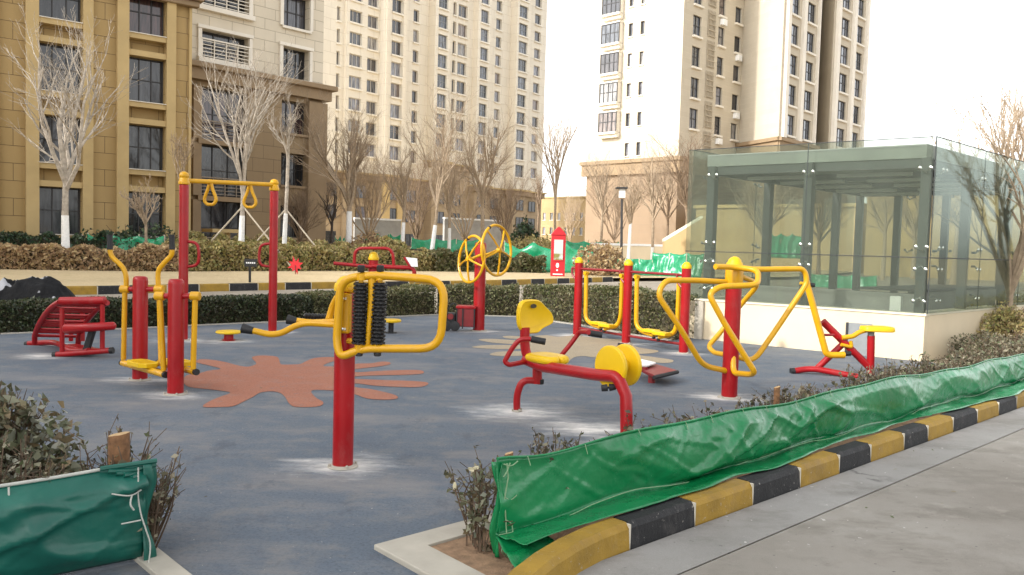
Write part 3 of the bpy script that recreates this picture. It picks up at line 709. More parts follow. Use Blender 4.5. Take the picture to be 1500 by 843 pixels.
# ---- waist twister ----
q = G(335, 499)
root = thing('twist_disc', 'low yellow turning disc on a short red stem left of the massager', 'fitness machine', q)
mb = MB(); mb.lathe(q, [(.095, 0), (.1, .012), (.07, .02), (.065, .1)], 20); mb.build('stem', M['red'], root)
mb = MB(); mb.lathe(q, [(.1, .095), (.17, .105), (.185, .12), (.175, .14), (.1, .148)], 28); mb.build('disc', M['yellow_plastic'], root)
Yt = 13.3; q = D(544, 490, Yt); q.z = 0
root = thing('waist_twister', 'red post with a yellow cap, horizontal handlebars and an upright hoop, behind the massager', 'fitness machine', q)
tp = D(549, 380, Yt); bx = tp.x
mb = MB(); mb.lathe((bx-.02, Yt, 0), [(.078, 0), (.078, tp.z)], 24); mb.build('post', M['red'], root)
domecap(root, V(bx-.02, Yt, tp.z), .078)
mb = MB(); mb.tube(pxs([(489, 386), (545, 391)], Yt-.1), .028, 10); mb.tube(fillet(pxs([(545, 390), (607, 393), (607, 410)], Yt-.1), .08), .034, 10); mb.build('handlebar', M['red'], root)
mb = MB(); mb.tube(fillet(pxs([(519, 388), (520, 364), (575, 364), (577, 390)], Yt-.1), .17), .026, 10); mb.build('hoop', M['red'], root)
mb = MB(); mb.tube(fillet(pxs([(607, 410), (606, 470), (575, 478)], Yt-.1), .1), .034, 10)
if False: mb.build('leg', M['red'], root)
mb = MB(); P_ = pxs([(593, 377), (611, 379), (612, 391), (603, 391)], Yt-.16); mb.prism(P_, (0, .02, 0)); mb.build('small_panel', M['white_panel'], root, smooth=False)
mb = MB(); mb.tube(fillet(pxs([(592, 377), (600, 390)], Yt-.16), .02), .02, 8); mb.build('panel_bracket', M['red'], root)
mb = MB(); c = D(573, 469, Yt+.2); mb.lathe(c-V(0, 0, .04), [(.12, 0), (.165, .01), (.17, .03), (.16, .05), (.1, .055)], 24); mb.build('foot_disc', M['yellow_plastic'], root)
mb = MB(); mb.lathe((c.x, c.y, 0), [(.1, 0), (.1, .012), (.045, .02), (.045, c.z-.04)], 16); mb.build('disc_stem', M['black'], root)

# ---- tai chi wheels ----
q = G(701, 485)
root = thing('turning_wheels', 'red post carrying two angled yellow spoked wheels', 'fitness machine', q)
zt = D(707, 352, q.y).z
mb = MB(); rpost(mb, 701, 485, .1, zt-.04); mb.build('post', M['red'], root, ang=70); flange(root, q, .1)
for (cx, cy, nr, r_, Yw) in ((727.5, 367, (.8, -.55, .06), .43, q.y-.2), (690.5, 380, (-.78, -.55, .1), .4, q.y-.2)):
    c = D(cx, cy, Yw); n_ = Vector(nr).normalized(); x_ = n_.cross(V(0, 0, 1)).normalized(); y_ = n_.cross(x_)
    mb = MB(); ring = [c+(x_*math.cos(6.283*k/36)+y_*math.sin(6.283*k/36))*r_ for k in range(36)]; mb.loop(ring, .024, 8); o = mb.build('wheel', M['yellow'], root)
    ORG[o] = ORG[root]
    for k in range(5):
        a = 6.283*k/5+.35; e = MB(); p1 = c+(x_*math.cos(a)+y_*math.sin(a))*r_; e.tube([c+n_*.07, c.lerp(p1, .5)+n_*.05, p1], .017, 8); e.build('spoke', M['yellow'], o)
    e = MB(); e.lathe(c+n_*.02, [(.045, 0), (.045, .07), (.02, .08)], 14, n_); e.build('hub', M['yellow'], o)
    e = MB(); a = -1.1; p1 = c+(x_*math.cos(a)+y_*math.sin(a))*r_; e.ball(p1, .034, 8); e.build('knob', M['black'], o)
mb = MB(); hubs = [D(690.5, 380, q.y-.2), D(700, 373, q.y-.15), V(q.x, q.y-.1, zt-.2), D(715, 373, q.y-.15), D(727.5, 367, q.y-.2)]
mb.tube(spline([D(690.5, 380, q.y-.2), D(704, 374, q.y-.17), D(714, 373, q.y-.17), D(727.5, 367, q.y-.2)], 5), .024, 10); mb.build('axle', M['yellow'], root)

# ---- double air walker ----
P1 = G(845, 491.5); P3 = G(1001, 518); mid = (P1+P3)/2; td = (P3-P1); td.z = 0; tn = td.normalized(); nrm = V(-tn.y, tn.x, 0)
if nrm.y > 0: nrm = -nrm
root = thing('double_air_walker', 'row of three red posts with yellow caps holding two pairs of yellow swing footrests', 'fitness machine', mid)
for p in (P1, mid, P3):
    mb = MB(); mb.lathe((p.x, p.y, 0), [(.068, 0), (.068, 1.25)], 22); mb.build('post', M['red'], root); flange(root, p, .068); domecap(root, V(p.x, p.y, 1.25), .064, h=.5)
    mb = MB(); h = p+V(0, 0, 1.14); mb.tube(fillet([h-tn*.17+nrm*.02, h-tn*.15-V(0, 0, .12)+nrm*.02, p+V(0, 0, .9)], .12), .02, 8); mb.build('bracket', M['darkred'], root)
mb = MB(); mb.tube([P1+V(0, 0, 1.14)-tn*.18, P3+V(0, 0, 1.14)], .021, 10); mb.build('upper_rail', M['darkred'], root)
mb = MB(); mb.tube([P1+V(0, 0, .13), P3+V(0, 0, .13)], .021, 10); mb.build('lower_rail', M['darkred'], root)
for base in (P1, mid):
    hw = td.length/2
    for (u, sgn) in ((.2, 1), (hw-.14, -1)):
        mb = MB(); s0 = base+tn*u; 
        if sgn > 0: L_ = [s0+V(0, 0, 1.06), s0+tn*.02+V(0, 0, .3), s0+tn*.2+V(0, 0, .22), s0+tn*.42+V(0, 0, .2)]
        else: L_ = [s0+V(0, 0, 1.06), s0+V(0, 0, .42), s0-tn*.07+V(0, 0, .26), s0-tn*.26+nrm*.12+V(0, 0, .2)]
        mb.tube(fillet(L_, .16, 6), .036, 10); mb.build('swing_arm', M['yellow'], root)
        mb = MB(); e = L_[-1]; a0 = e-tn*.15*sgn
        hh = V(0, 0, .035)
        Pp = [a0-tn*.05*sgn-nrm*.07+hh, a0+tn*.2*sgn-nrm*.08+hh, a0+tn*.26*sgn-nrm*.03+hh, a0+tn*.26*sgn+nrm*.04+hh, a0+tn*.2*sgn+nrm*.08+hh, a0-tn*.05*sgn+nrm*.07+hh]
        mb.prism(Pp, (0, 0, .05)); mb.build('footrest', M['yellow_plastic'], root, smooth=False, bevel=.01)
        mb = MB(); mb.lathe(e-V(0, 0, .06), [(.02, 0), (.028, .01), (.028, .04)], 12); mb.build('stop', M['black'], root)
        mb = MB(); mb.lathe(s0+V(0, 0, 1.07)-nrm*.04, [(.034, 0), (.034, .08)], 14, nrm); mb.build('bearing', M['yellow'], root)

# ---- recumbent bike ----
r1 = G(757, 603); f1 = G(918, 650)
root = thing('seated_pedal_trainer', 'low seated pedalling machine with yellow seat, backrest and round yellow wheel covers', 'fitness machine', (r1+f1)/2)
Ya, Yz = 7.35, f1.y
def bY(px): return 1/((1-(px-757)/161.)/Ya+((px-757)/161.)/Yz)
mb = MB(); mb.tube(fillet(pxs([(770, 527), (794, 537), (871, 549), (905, 552), (917, 580)], [bY(770), bY(794), bY(871), bY(905), bY(917)]), .06)+[f1+V(.0, 0, 0)], .049, 18); mb.build('main_beam', M['red'], root, ang=60)
mb = MB(); mb.tube(fillet([r1, D(757, 578, Ya), D(765, 557, Ya), D(789, 558, Ya)], .09), .032, 14); mb.tube([D(787, 562, Ya), D(787, 535, Ya)], .043, 16); mb.build('rear_leg', M['red'], root)
mb = MB(); mb.lathe(D(791, 563, Ya), [(.03, 0), (.036, .01), (.036, .045)], 12); mb.build('leg_cap', M['black'], root)
flange(root, r1, .032)
mb = MB(); mb.tube(spline(pxs([(769, 480), (769, 505), (773, 522), (785, 530), (800, 535)], 7.25), 5), .043, 16); mb.build('seat_post', M['red'], root)
bd = Vector((f1.x-r1.x, f1.y-r1.y)).normalized(); sd = V(-bd.y, bd.x, 0)  # sd: away from the camera to the right
bk = [(195, 112), (203, 85), (222, 70), (255, 66), (290, 67), (312, 76), (335, 100), (362, 130), (372, 155), (372, 178), (362, 192), (338, 205), (318, 218), (300, 235), (275, 240), (238, 240), (215, 230), (198, 205), (192, 160)]
bp = [(700+x/3.5125, 420+y/3.5125) for x, y in bk]
base = D(768, 470, 7.3)
poly = spline([W(x, y, base, (sd.x, sd.y)) for x, y in bp], 3, True)
cn = sum(poly, V(0, 0, 0))/len(poly)
mb = MB(); bdv = V(bd.x, bd.y, 0)
rings = []
for sc, off in ((.72, .018), (.93, .034), (1.0, .02), (1.0, -.005), (.95, -.022), (.6, -.026)):
    rings.append([cn+(p-cn)*sc+bdv*(off+.05*min(1, ((p-cn).length/.3)**2)) for p in poly])
n_ = len(poly); vv = [p for r_ in rings for p in r_]; ff = []
for i in range(len(rings)-1):
    for k in range(n_): ff.append((i*n_+k, i*n_+(k+1) % n_, (i+1)*n_+(k+1) % n_, (i+1)*n_+k))
ff.append(tuple(range(n_))[::-1]); ff.append(tuple((len(rings)-1)*n_+k for k in range(n_)))
mb.add(vv, ff); o = mb.build('backrest', M['yellow_plastic'], root, ang=50); ORG[o] = ORG[root]
hc = W(775.5, 448, base, (sd.x, sd.y))+bdv*.058; mb = MB(); L_ = [hc+sd*(.034*math.cos(a))+V(0, 0, .02*math.sin(a)) for a in [6.283*k/18 for k in range(18)]]; mb.prism(L_, bdv*.004); mb.build('grip_hole', M['core'], o, smooth=False)
sc_ = D(801, 522, 7.15); sc_.z = .55
mb = MB(); sp_ = [(-.19, -.1), (-.2, .1), (-.12, .17), (.02, .18), (.14, .165), (.2, .1), (.205, .03), (.165, 0), (.205, -.03), (.2, -.1), (.14, -.165), (.02, -.18), (-.12, -.17)]
P0_ = spline([V(sc_.x, sc_.y, .5)+bdv*a*.95+sd*c_*.8 for a, c_ in sp_], 3, True); c0_ = sum(P0_, V(0, 0, 0))/len(P0_); vv = []; rg_ = [(.9, -.012), (1, 0), (1.02, .025), (.97, .045), (.85, .056), (.5, .05)]
for s_, h_ in rg_: vv += [c0_+(p-c0_)*s_+V(0, 0, h_) for p in P0_]
n_ = len(P0_); ff = [(i*n_+k, i*n_+(k+1) % n_, (i+1)*n_+(k+1) % n_, (i+1)*n_+k) for i in range(len(rg_)-1) for k in range(n_)]+[tuple(range(n_))[::-1], tuple((len(rg_)-1)*n_+k for k in range(n_))]
mb.add(vv, ff); mb.build('seat', M['yellow_plastic'], root, ang=50)
for L_, g_, Y in (([(761, 497), (749, 512), (739, 530), (745, 535), (772, 530)], [(760, 497), (778, 497), (799, 501)], 7.0), ([(822, 521), (837, 503), (849, 486), (862, 487)], [(848, 487), (862, 488), (882, 491)], 7.45)):
    mb = MB(); pts = [g_[1]]+L_ if Y < 7.2 else L_; mb.tube(fillet(pxs(pts, Y)[:-1]+[D(*pts[-1], 7.2)], .05), .022, 12); mb.build('armrest', M['red'], root)
    mb = MB(); mb.tube(pxs(g_[1:], Y-.005), .029, 12); mb.build('grip', M['black'], root)
wn_ = -sd
for (cx, cy, Y) in ((895, 538, 6.42), (916.5, 535, 6.60)):
    c = D(cx, cy, Y); mb = MB(); mb.lathe(c, [(.16, -.022), (.17, -.012), (.171, .012), (.166, .019), (.155, .022), (.02, .025)], 40, wn_); mb.build('wheel_cover', M['yellow_plastic'], root, ang=50)
for (L_, Y) in (([(881, 569), (902, 567)], 6.33), ([(905, 507), (925, 510)], 6.68)):
    mb = MB(); a, c = pxs(L_, Y); mb.tube([a, a.lerp(c, .42)], [.026, .028], 10); mb.tube([a.lerp(c, .55), c], [.03, .022], 10); mb.tube([a, c], .01, 6); mb.build('pedal', M['black'], root)
mb = MB(); mb.tube([D(895, 538, 6.42), D(916.5, 535, 6.60)], .06, 14); mb.build('axle', M['yellow_plastic'], root)

# ---- board ----
q = G(962, 556)
root = thing('foot_board', 'low dark red padded board with a white panel lying behind the yellow wheel covers', 'board', q)
mb = MB(); P_ = [G(930, 541, .1), G(962, 538, .1), G(992, 547, .1), G(958, 554.5, .1)]; mb.prism(P_, (0, 0, .035)); mb.build('board', M['darkred'], root, smooth=False, bevel=.008)
mb = MB(); mb.tube([P_[3]+V(-.0, -.01, .01), P_[2]+V(.0, -.01, .015)], .022, 10); mb.build('edge_tube', M['black'], root)
mb = MB(); P_ = [G(925, 531, .16), G(935, 527, .16), G(961, 533, .16), G(950, 537, .16), G(930, 538, .16)]; mb.prism(P_, (0, 0, .015)); mb.build('white_panel', M['white_panel'], root, smooth=False)
mb = MB(); c = G(945, 538, .16); mb.tube([V(c.x, c.y, .16), V(c.x, c.y, .1)], .03, 8); c = G(955, 548, .1); mb.tube([V(c.x, c.y, .1), V(c.x, c.y, 0)], .04, 8); mb.build('support', M['darkred'], root)

# ---- hoop stretcher ----
q = G(1068, 583); Y0 = q.y
root = thing('hoop_stretcher', 'red post with a yellow sleeve and four bent yellow pipe hoops radiating from it', 'fitness machine', q)
zt = D(1078, 391, Y0).z
mb = MB(); rpost(mb, 1068, 583, .08, zt, 'dome'); mb.build('post', M['red'], root); flange(root, q, .08)
zs = D(1077, 418, Y0).z
mb = MB(); mb.lathe((q.x, q.y, zs), [(.088, 0), (.09, .01), (.09, zt-zs-.01), (.086, zt-zs)], 24); mb.build('sleeve', M['yellow'], root)
domecap(root, V(q.x, q.y, zt+.005), .074, h=.6)
def hoop(pts, Ys, r=.029, fr=.09):
    mb = MB(); P_ = [D(x, y, Y) for (x, y), Y in zip(pts, Ys)]; mb.tube(fillet(P_, fr, 5), r, 12); mb.build('hoop', M['yellow'], root)
hoop([(1071, 414), (1020, 411), (974, 411), (963, 432), (997, 482), (1029, 536), (1070, 545)], [Y0, 8.2, 8.0, 7.95, 8.0, 8.15, Y0], fr=.13)
hoop([(1075, 394), (1110, 395), (1178, 394), (1183, 414), (1139, 480), (1104, 530), (1072, 521)], [Y0, 8.5, 8.7, 8.7, 8.65, 8.55, Y0], fr=.13)
hoop([(1048, 391), (1075, 391.5), (1111, 396), (1110, 418), (1054, 420), (1038, 431), (1060, 472), (1106, 546), (1099, 549), (1074, 547), (1074, 522)], [Y0-.25, Y0-.11, 8.15, 7.9, 7.8, 7.75, 7.75, 7.8, 7.9, Y0-.1, Y0-.05], fr=.1)
hoop([(1072, 400), (1112, 416), (1084, 448), (1060, 482), (1037, 508), (1046, 517), (1068, 521)], [Y0, 8.75, 8.9, 8.95, 8.9, 8.8, Y0], r=.027, fr=.1)

# ---- rider ----
Y0 = 10.2; q = G(1230, 549)
root = thing('rider_machine', 'red scissor frame with flat yellow seat and long slanting yellow lever by the cream wall', 'fitness machine', V(D(1230, 549, Y0).x, Y0, 0))
def bars(name, L, r, mat, Y=Y0, fr=.05, n=12):
    mb = MB(); mb.tube(fillet(pxs(L, Y), fr) if len(L) > 2 else pxs(L, Y), r, n); return mb.build(name, M[mat], root)
bars('base_bar', [(1163, 544), (1180, 541), (1196, 541), (1257, 552.5)], .038, 'red', [10.2, 10.2, 10.15, 9.95])
bars('lever', [(1181, 412), (1210, 518), (1217, 520.5), (1237, 520.5)], .04, 'yellow', Y0-.1)
bars('cross_beam', [(1205, 471), (1275, 540)], .046, 'red', Y0)
bars('cross_beam', [(1237, 502), (1196, 541)], .04, 'red', Y0+.06)
bars('seat_column', [(1276, 492), (1275, 549)], .046, 'red', Y0)
bars('column_sleeve', [(1276, 482), (1276, 493)], .04, 'greybox', Y0)
bars('seat_link', [(1233, 495), (1250, 493), (1258, 487), (1272, 483)], .03, 'yellow', Y0-.04)
bars('pivot_link', [(1207, 491), (1222, 491)], .016, 'darkred', Y0-.1)
bars('tie_link', [(1232, 505), (1248, 509), (1246, 500)], .022, 'yellow', Y0-.04, .03)
bars('handle', [(1172, 415), (1192, 418)], .02, 'yellow', Y0-.1)
bars('grip', [(1186, 417.3), (1193, 418.3)], .028, 'black', Y0-.1)
bars('end_cap', [(1158, 544.5), (1164, 544)], .043, 'black', Y0)
bars('end_cap', [(1233, 519), (1246, 518)], .03, 'black', Y0-.08)
a = D(1257, 476.5, Y0); c = D(1306, 482, Y0)
mb = MB(); L_ = [(-.16, 0), (-.14, -.1), (-.05, -.125), (.12, -.135), (.2, -.1), (.215, 0), (.2, .1), (.12, .135), (-.05, .125), (-.14, .1)]
cc = (a+c)/2; P_ = spline([V(cc.x+x*1.05, cc.y+y, cc.z-.045) for x, y in L_], 3, True); c0_ = sum(P_, V(0, 0, 0))/len(P_); vv = []; rg_ = [(.9, -.01), (1, .0), (1.0, .035), (.95, .05), (.7, .055)]
for s_, h_ in rg_: vv += [c0_+(p-c0_)*s_+V(0, 0, h_) for p in P_]
n_ = len(P_); mb.add(vv, [(i*n_+k, i*n_+(k+1) % n_, (i+1)*n_+(k+1) % n_, (i+1)*n_+k) for i in range(len(rg_)-1) for k in range(n_)]+[tuple(range(n_))[::-1], tuple((len(rg_)-1)*n_+k for k in range(n_))])
mb.build('seat', M['yellow_plastic'], root)

# ---- curved slat bench ----
q = G(80, 522); Ya = q.y-.02; Yb_ = 10.75
root = thing('curved_slat_bench', 'red tubular stretching bench with a curved slatted back at the far left', 'fitness machine', q)
prof = [(88, 442, Ya), (76, 450, Ya+.15), (65, 463, Ya+.35), (56, 478, Ya+.55), (51, 492, Ya+.7)]
pl = spline([D(*p) for p in prof], 5); ext = V(.56, .02, 0)
mb = MB(); mb.tube(pl+[D(50.5, 503, Ya+.75)], .034, 12); mb.build('side_tube', M['red'], root)
mb = MB(); mb.tube([p+ext for p in pl]+[D(50.5, 503, Ya+.75)+ext], .034, 12); mb.build('side_tube', M['red'], root)
for k in range(14):
    i = int(1+k*(len(pl)-3)/13); t = (pl[i+1]-pl[i]).normalized(); mb = MB(); nn_ = ext.cross(t).normalized()
    mb.obox(pl[i]-nn_*.012, ext, t*.055, nn_*.024); mb.build('slat', M['red'], root, smooth=False, bevel=.008)
mb = MB(); a = D(87, 441.5, Ya); c = D(155, 440.5, Ya); mb.tube([a, a.lerp(c, .02), a.lerp(c, .98), c], [.03, .05, .05, .03], 16); mb.build('top_roll', M['red'], root, ang=60)
mb = MB(); a = D(94, 482, Ya-.1); c = D(169, 477.5, Ya-.1); mb.tube([a, a.lerp(c, .02), a.lerp(c, .97), c], [.045, .058, .048, .03], 16); mb.build('seat_roll', M['red'], root, ang=60)
for x, y0, y1, Y in ((91, 452, 517, Ya), (150, 446, 512, Ya), (121, 452, 500, Yb_-.2), (104, 487, 500, Yb_)):
    mb = MB(); mb.tube(pxs([(x, y0), (x, y1)], Y), .028, 12); mb.build('leg', M['red'], root)
mb = MB(); mb.tube([D(80, 520, Ya), D(164, 513.5, Ya)], .036, 12); mb.build('base_rail', M['red'], root)
mb = MB(); mb.tube(spline(pxs([(40, 504), (75, 502), (92, 507), (105, 514), (130, 514)], [Yb_+.1, Yb_, Ya+.5, Ya+.2, Ya]), 5), .036, 12); mb.build('base_rail', M['red'], root)
mb = MB(); a = D(92, 506, Ya+.4); mb.obox(a+V(0, 0, -.02), V(.5, -.4, 0), V(.12, .12, 0), V(0, 0, .03)); mb.build('base_plate', M['red'], root, smooth=False, bevel=.01)
mb = MB(); a = D(134, 484, Ya); c = D(124, 516, Ya); mb.obox(a-V(.04, 0, 0), c-a, V(.075, 0, 0), V(0, .07, .0)); mb.build('black_strut', M['black'], root, smooth=False, bevel=.01)
for L_ in (((37.5, 505), (42, 504), Yb_+.1), ((78, 520.5), (83, 520), Ya), ((161, 514), (166, 513.5), Ya)):
    mb = MB(); mb.tube([D(*L_[0], L_[2]), D(*L_[1], L_[2])], .04, 12); mb.build('end_cap', M['black'], root)

# ---- red machine bag near hedge ----
q = G(676, 486)
root = thing('tool_cart', 'small red and black box with dark wheels standing beside the wheel post', 'tool box', q)
Y = q.y
a = D(668, 484, Y); c = D(696, 448, Y)
mb = MB(); mb.obox(V(a.x, Y, .08), (c.x-a.x, 0, 0), (0, .22, 0), (0, 0, c.z-.1)); mb.build('box', M['darkred'], root, smooth=False, bevel=.02)
mb = MB(); mb.obox(V(a.x-.01, Y-.02, c.z-.06), (c.x-a.x+.03, 0, 0), (0, .26, 0), (0, 0, .05)); mb.build('lid', M['red'], root, smooth=False, bevel=.015)
mb = MB()
for x in (a.x-.005, a.x+.1, c.x-.02): mb.obox((x, Y-.015, .05), (.022, 0, 0), (0, .02, 0), (0, 0, c.z-.1))
mb.tube(fillet([(a.x, Y, c.z), (a.x-.06, Y, c.z+.04), (a.x-.14, Y, c.z-.06), (a.x-.2, Y, .1)], .05), .012, 8); mb.build('frame', M['black'], root, smooth=False)
for x in (a.x-.16, a.x-.02):
    mb = MB(); mb.lathe((x, Y-.03, .09), [(.05, 0), (.085, .005), (.085, .05), (.05, .055)], 18, (0, 1, 0)); mb.build('wheel', M['black'], root)
mb = MB(); mb.obox((a.x-.2, Y, .1), (.19, 0, 0), (0, .2, 0), (0, 0, c.z-.24)); mb.build('motor_housing', M['darkgrey'], root, smooth=False, bevel=.03)
mb = MB(); mb.lathe((a.x-.1, Y-.012, c.z-.2), [(.05, 0), (.055, .004), (.05, .012)], 12, (0, -1, 0)); mb.build('red_knob', M['darkred'], root)

# ---- black tarpaulin bundle on far left kerb ----
q = G(60, 437); Y = 12.9
random.seed(3)
def heap(name, label, cat, px0, px1, ytop, ybot, Y, mat, seed, depth=.7, z0=None):
    a = D(px0, ybot, Y); c = D(px1, ybot, Y); w = c.x-a.x; z0 = a.z if z0 is None else z0; mb = MB(); nx, ny = 60, 26; vv = []; 
    for j in range(ny+1):
        for i in range(nx+1):
            u = i/nx; v = j/ny; e = min(1, 4*u*(1-u)*1.4)**.6*math.sin(math.pi*min(1, v*1.0))**.5
            xt = ytop(u); zt = D(a.x, 0, 1).z; ztop = D(px0+(px1-px0)*u, xt, Y).z
            f = noise.fractal(V(u*6+seed, v*4, seed), 1, 2, 3)*.05+(max(0, 1-abs(noise.noise(V(u*9+v*3, v*4-u*3, seed)))/.3))*.05-.025
            vv.append(V(a.x+w*u, Y-depth/2+depth*v, z0+max(0, (ztop-z0)*e+f*e*1.3)))
    ff = [(j*(nx+1)+i, j*(nx+1)+i+1, (j+1)*(nx+1)+i+1, (j+1)*(nx+1)+i) for j in range(ny) for i in range(nx)]
    b0 = len(vv); vv += [V(a.x, Y-depth/2, z0), V(c.x, Y-depth/2, z0), V(c.x, Y+depth/2, z0), V(a.x, Y+depth/2, z0)]; ff.append((b0+3, b0+2, b0+1, b0))
    mb.add(vv, ff); o = mb.build(name, mat, org=(a.x+w/2, Y, z0), ang=180); tag(o, label, cat); return o
def bagmat():
    t = NT('black_white_sheeting'); n1 = t.noise(2.6, 3, .5); n2 = t.noise(9, 3, .5)
    f = t.math('MULTIPLY', t.ramp(n1, .55, .58), t.ramp(t.n('SeparateXYZ', None, Vector=t.pos()).outputs[0], .0, 1.0))
    x = t.n('SeparateXYZ', None, Vector=t.pos()).outputs[0]
    lim = t.n('MapRange', None, _0=x); lim.inputs[1].default_value = -6.6; lim.inputs[2].default_value = -7.0
    f = t.math('MULTIPLY', t.ramp(n1, .55, .57), lim.outputs[0])
    c = t.mix(f, (.004, .004, .005, 1), (.4, .4, .42, 1)); nd = t.bsdf(Base_Color=c, Roughness=.75); nd.inputs['Specular IOR Level'].default_value = .25; t.set(nd.inputs['Normal'], t.bump(n2, .7, .05)); return t.mat
def ytop(u):
    K_ = [(0, 421), (.25, 418), (.42, 409), (.5, 413), (.57, 405), (.65, 409), (.76, 409), (.88, 413), (.94, 422), (1, 434)]
    for i in range(len(K_)-1):
        if u <= K_[i+1][0]: t = (u-K_[i][0])/(K_[i+1][0]-K_[i][0]); return K_[i][1]*(1-t)+K_[i+1][1]*t
    return 434
heap('sheeting_bundle', 'heap of black sheeting with pale patches dumped behind the low hedge', 'tarpaulin', -75, 121, ytop, 438, 15.2, bagmat(), 4.2, .9, z0=.0)
# ---- small black sign, star ornament ----
q = G(366, 414, .15)
root = thing('garden_sign', 'small black name plate on a thin stake in the dry lawn', 'sign', q)
Y = q.y; mb = MB(); mb.tube([q, D(366, 388, Y)], .04, 8); mb.build('stake', M['black'], root)
mb = MB(); a = D(357.5, 391, Y-.04); c = D(376, 380, Y-.04); mb.obox(a, (c.x-a.x, 0, 0), (0, .04, 0), (0, 0, c.z-a.z)); mb.build('plate', M['black'], root, smooth=False, bevel=.01)
mb = MB(); 
for k in range(5): xx = a.x+.06+k*.06; mb.obox((xx, Y-.046, (a.z+c.z)/2-.02), (.042, 0, 0), (0, .004, 0), (0, 0, .045))
mb.build('lettering', M['signtext'], root, smooth=False)
q = G(433, 402, .15); Y = q.y
root = thing('star_ornament', 'small bright red star-shaped ornament standing at the hedge foot', 'ornament', q)
c = D(432.5, 389, Y); L_ = []
rs = [1, .5, .85, .4, 1.05, .5, .9, .45, 1, .5, .75, .5, 1.0, .42, .85, .5]
for k, r_ in enumerate(rs): an = 6.283*k/len(rs)+.3; L_.append(c+V(math.cos(an)*.32*r_, 0, math.sin(an)*.36*r_))
mb = MB(); mb.prism(L_, (0, .05, 0)); mb.build('star', M['red_bright'], root, smooth=False)
mb = MB(); mb.tube([q, c], .02, 6); mb.build('stem', M['darkred'], root)
# ---- red cabinet ----
q = G(815, 405, .15); Y = q.y
root = thing('notice_cabinet', 'narrow red notice cabinet with a gabled top and a pale glazed panel', 'notice board', q)
a = D(805, 404, Y); c = D(828, 345, Y); w = c.x-a.x-.02; zb = .15; zt = c.z
mb = MB(); x0 = a.x+.05; mb.obox((x0, Y, zb), (w, 0, 0), (0, .4, 0), (0, 0, zt-zb)); mb.build('body', M['red_bright'], root, smooth=False, bevel=.02)
pk = D(818.5, 332, Y).z; mb = MB(); P_ = [V(x0-.03, Y-.03, zt+.004), V(x0+w*.15, Y-.03, zt+(pk-zt)*.45), V(x0+w*.42, Y-.03, pk*.985), V(x0+w*.5, Y-.03, pk), V(x0+w*.58, Y-.03, pk*.985), V(x0+w*.88, Y-.03, zt+(pk-zt)*.4), V(x0+w+.03, Y-.03, zt+.004)]; mb.prism(P_, (0, .46, 0)); mb.build('gable', M['red_bright'], root, smooth=False, bevel=.015)
p0 = D(809, 382.5, Y-.02); p1 = D(825, 350, Y-.02)
mb = MB(); mb.obox((x0+w*.14, Y-.03, p0.z), (w*.72, 0, 0), (0, .028, 0), (0, 0, p1.z-p0.z)); mb.build('panel_frame', M['red_bright'], root, smooth=False, bevel=.006)
t = NT('notice_panel'); nz = t.noise(3.2, 3); zz = t.n('SeparateXYZ', None, Vector=t.pos()).outputs[2]
low = t.n('MapRange', None, _0=zz); low.inputs[1].default_value = p0.z+(p1.z-p0.z)*.36; low.inputs[2].default_value = p0.z+(p1.z-p0.z)*.3
cc = t.mix(t.math('MULTIPLY', low.outputs[0], t.ramp(nz, .4, .55)), (.5, .52, .5, 1), (.22, .2, .06, 1)); t.bsdf(Base_Color=cc, Roughness=.25)
mb = MB(); mb.obox((x0+w*.18, Y-.038, p0.z+.05), (w*.64, 0, 0), (0, .006, 0), (0, 0, p1.z-p0.z-.1)); mb.build('notice_panel', t.mat, root, smooth=False)
mb = MB(); e = D(815, 393, Y-.01); mb.ball((x0+w*.47, Y-.005, e.z+.12), .075, 10, (1, .3, 1.6)); mb.ball((x0+w*.45, Y-.005, e.z-.1), .045, 10, (1, .3, 1)); mb.obox((x0+w*.15, Y-.006, zb+.07), (w*.7, 0, 0), (0, .004, 0), (0, 0, .05)); mb.build('white_mark', M['signtext'], root)
# ---- lamp post ----
q = D(910, 395, 46); q.z = .15
root = thing('lamp_post', 'dark slim lamp post with a flat square head near the brown tower base', 'street lamp', q)
mb = MB(); mb.tube([q, D(911, 292, 46)], [.09, .06], 10); mb.build('post', M['frame_dark'], root)
a = D(911, 290, 46); mb = MB(); mb.box(a+V(0, 0, .25), (.32, .32, .5)); mb.build('lantern', M['white_panel'], root, smooth=False)
mb = MB(); mb.box(D(910.5, 276, 46), (.62, .62, .1)); mb.build('hood', M['frame_dark'], root, smooth=False, bevel=.02)
mb = MB(); mb.tube([q-V(.03,0,0), q+V(0, 0, .9)], [.2, .1], 10); mb.build('foot', M['frame_dark'], root)

# ================================================================== TARPS (foreground)
fo = Vector(K(0, FENCE_OFF))
def FP(s, off=0, z=0): q = K(s, FENCE_OFF+off); return V(q[0], q[1], z)
def sF(px, py, z): p = G(px, py, z); return (Vector((p.x, p.y))-K0).dot(KD)
def wr(s, z, sd_, a=1):
    def ridge(x, y, k, w): 
        v = abs(noise.noise(V(x, y, k))); return max(0, 1-v/w)
    n0 = noise.fractal(V(s*.8, z*1.6, sd_), 1, 2, 2)*.045
    wrp = .5*noise.noise(V(s*.7, z*1.5, sd_+20))
    r1 = ridge(s*.8+z*2.2+wrp, z*.9-s*.25, sd_+5, .2)**1.5*.045
    r2 = ridge(s*1.2-z*2.6+wrp, z*1.0+s*.3, sd_+9, .16)**1.5*.035
    gate = .25+.75*max(0, min(1, .5+1.8*noise.noise(V(s*.6, z, sd_+31))))
    r3 = ridge(s*2.6+z*5.0+wrp*2, z*2.2-s*.8, sd_+13, .13)**1.3*.016; r4 = ridge(s*4.0-z*5.5, z*3-s*.4+wrp, sd_+17, .12)**1.3*.010
    return (n0+(r1+r2+r3+r4)*gate)*a
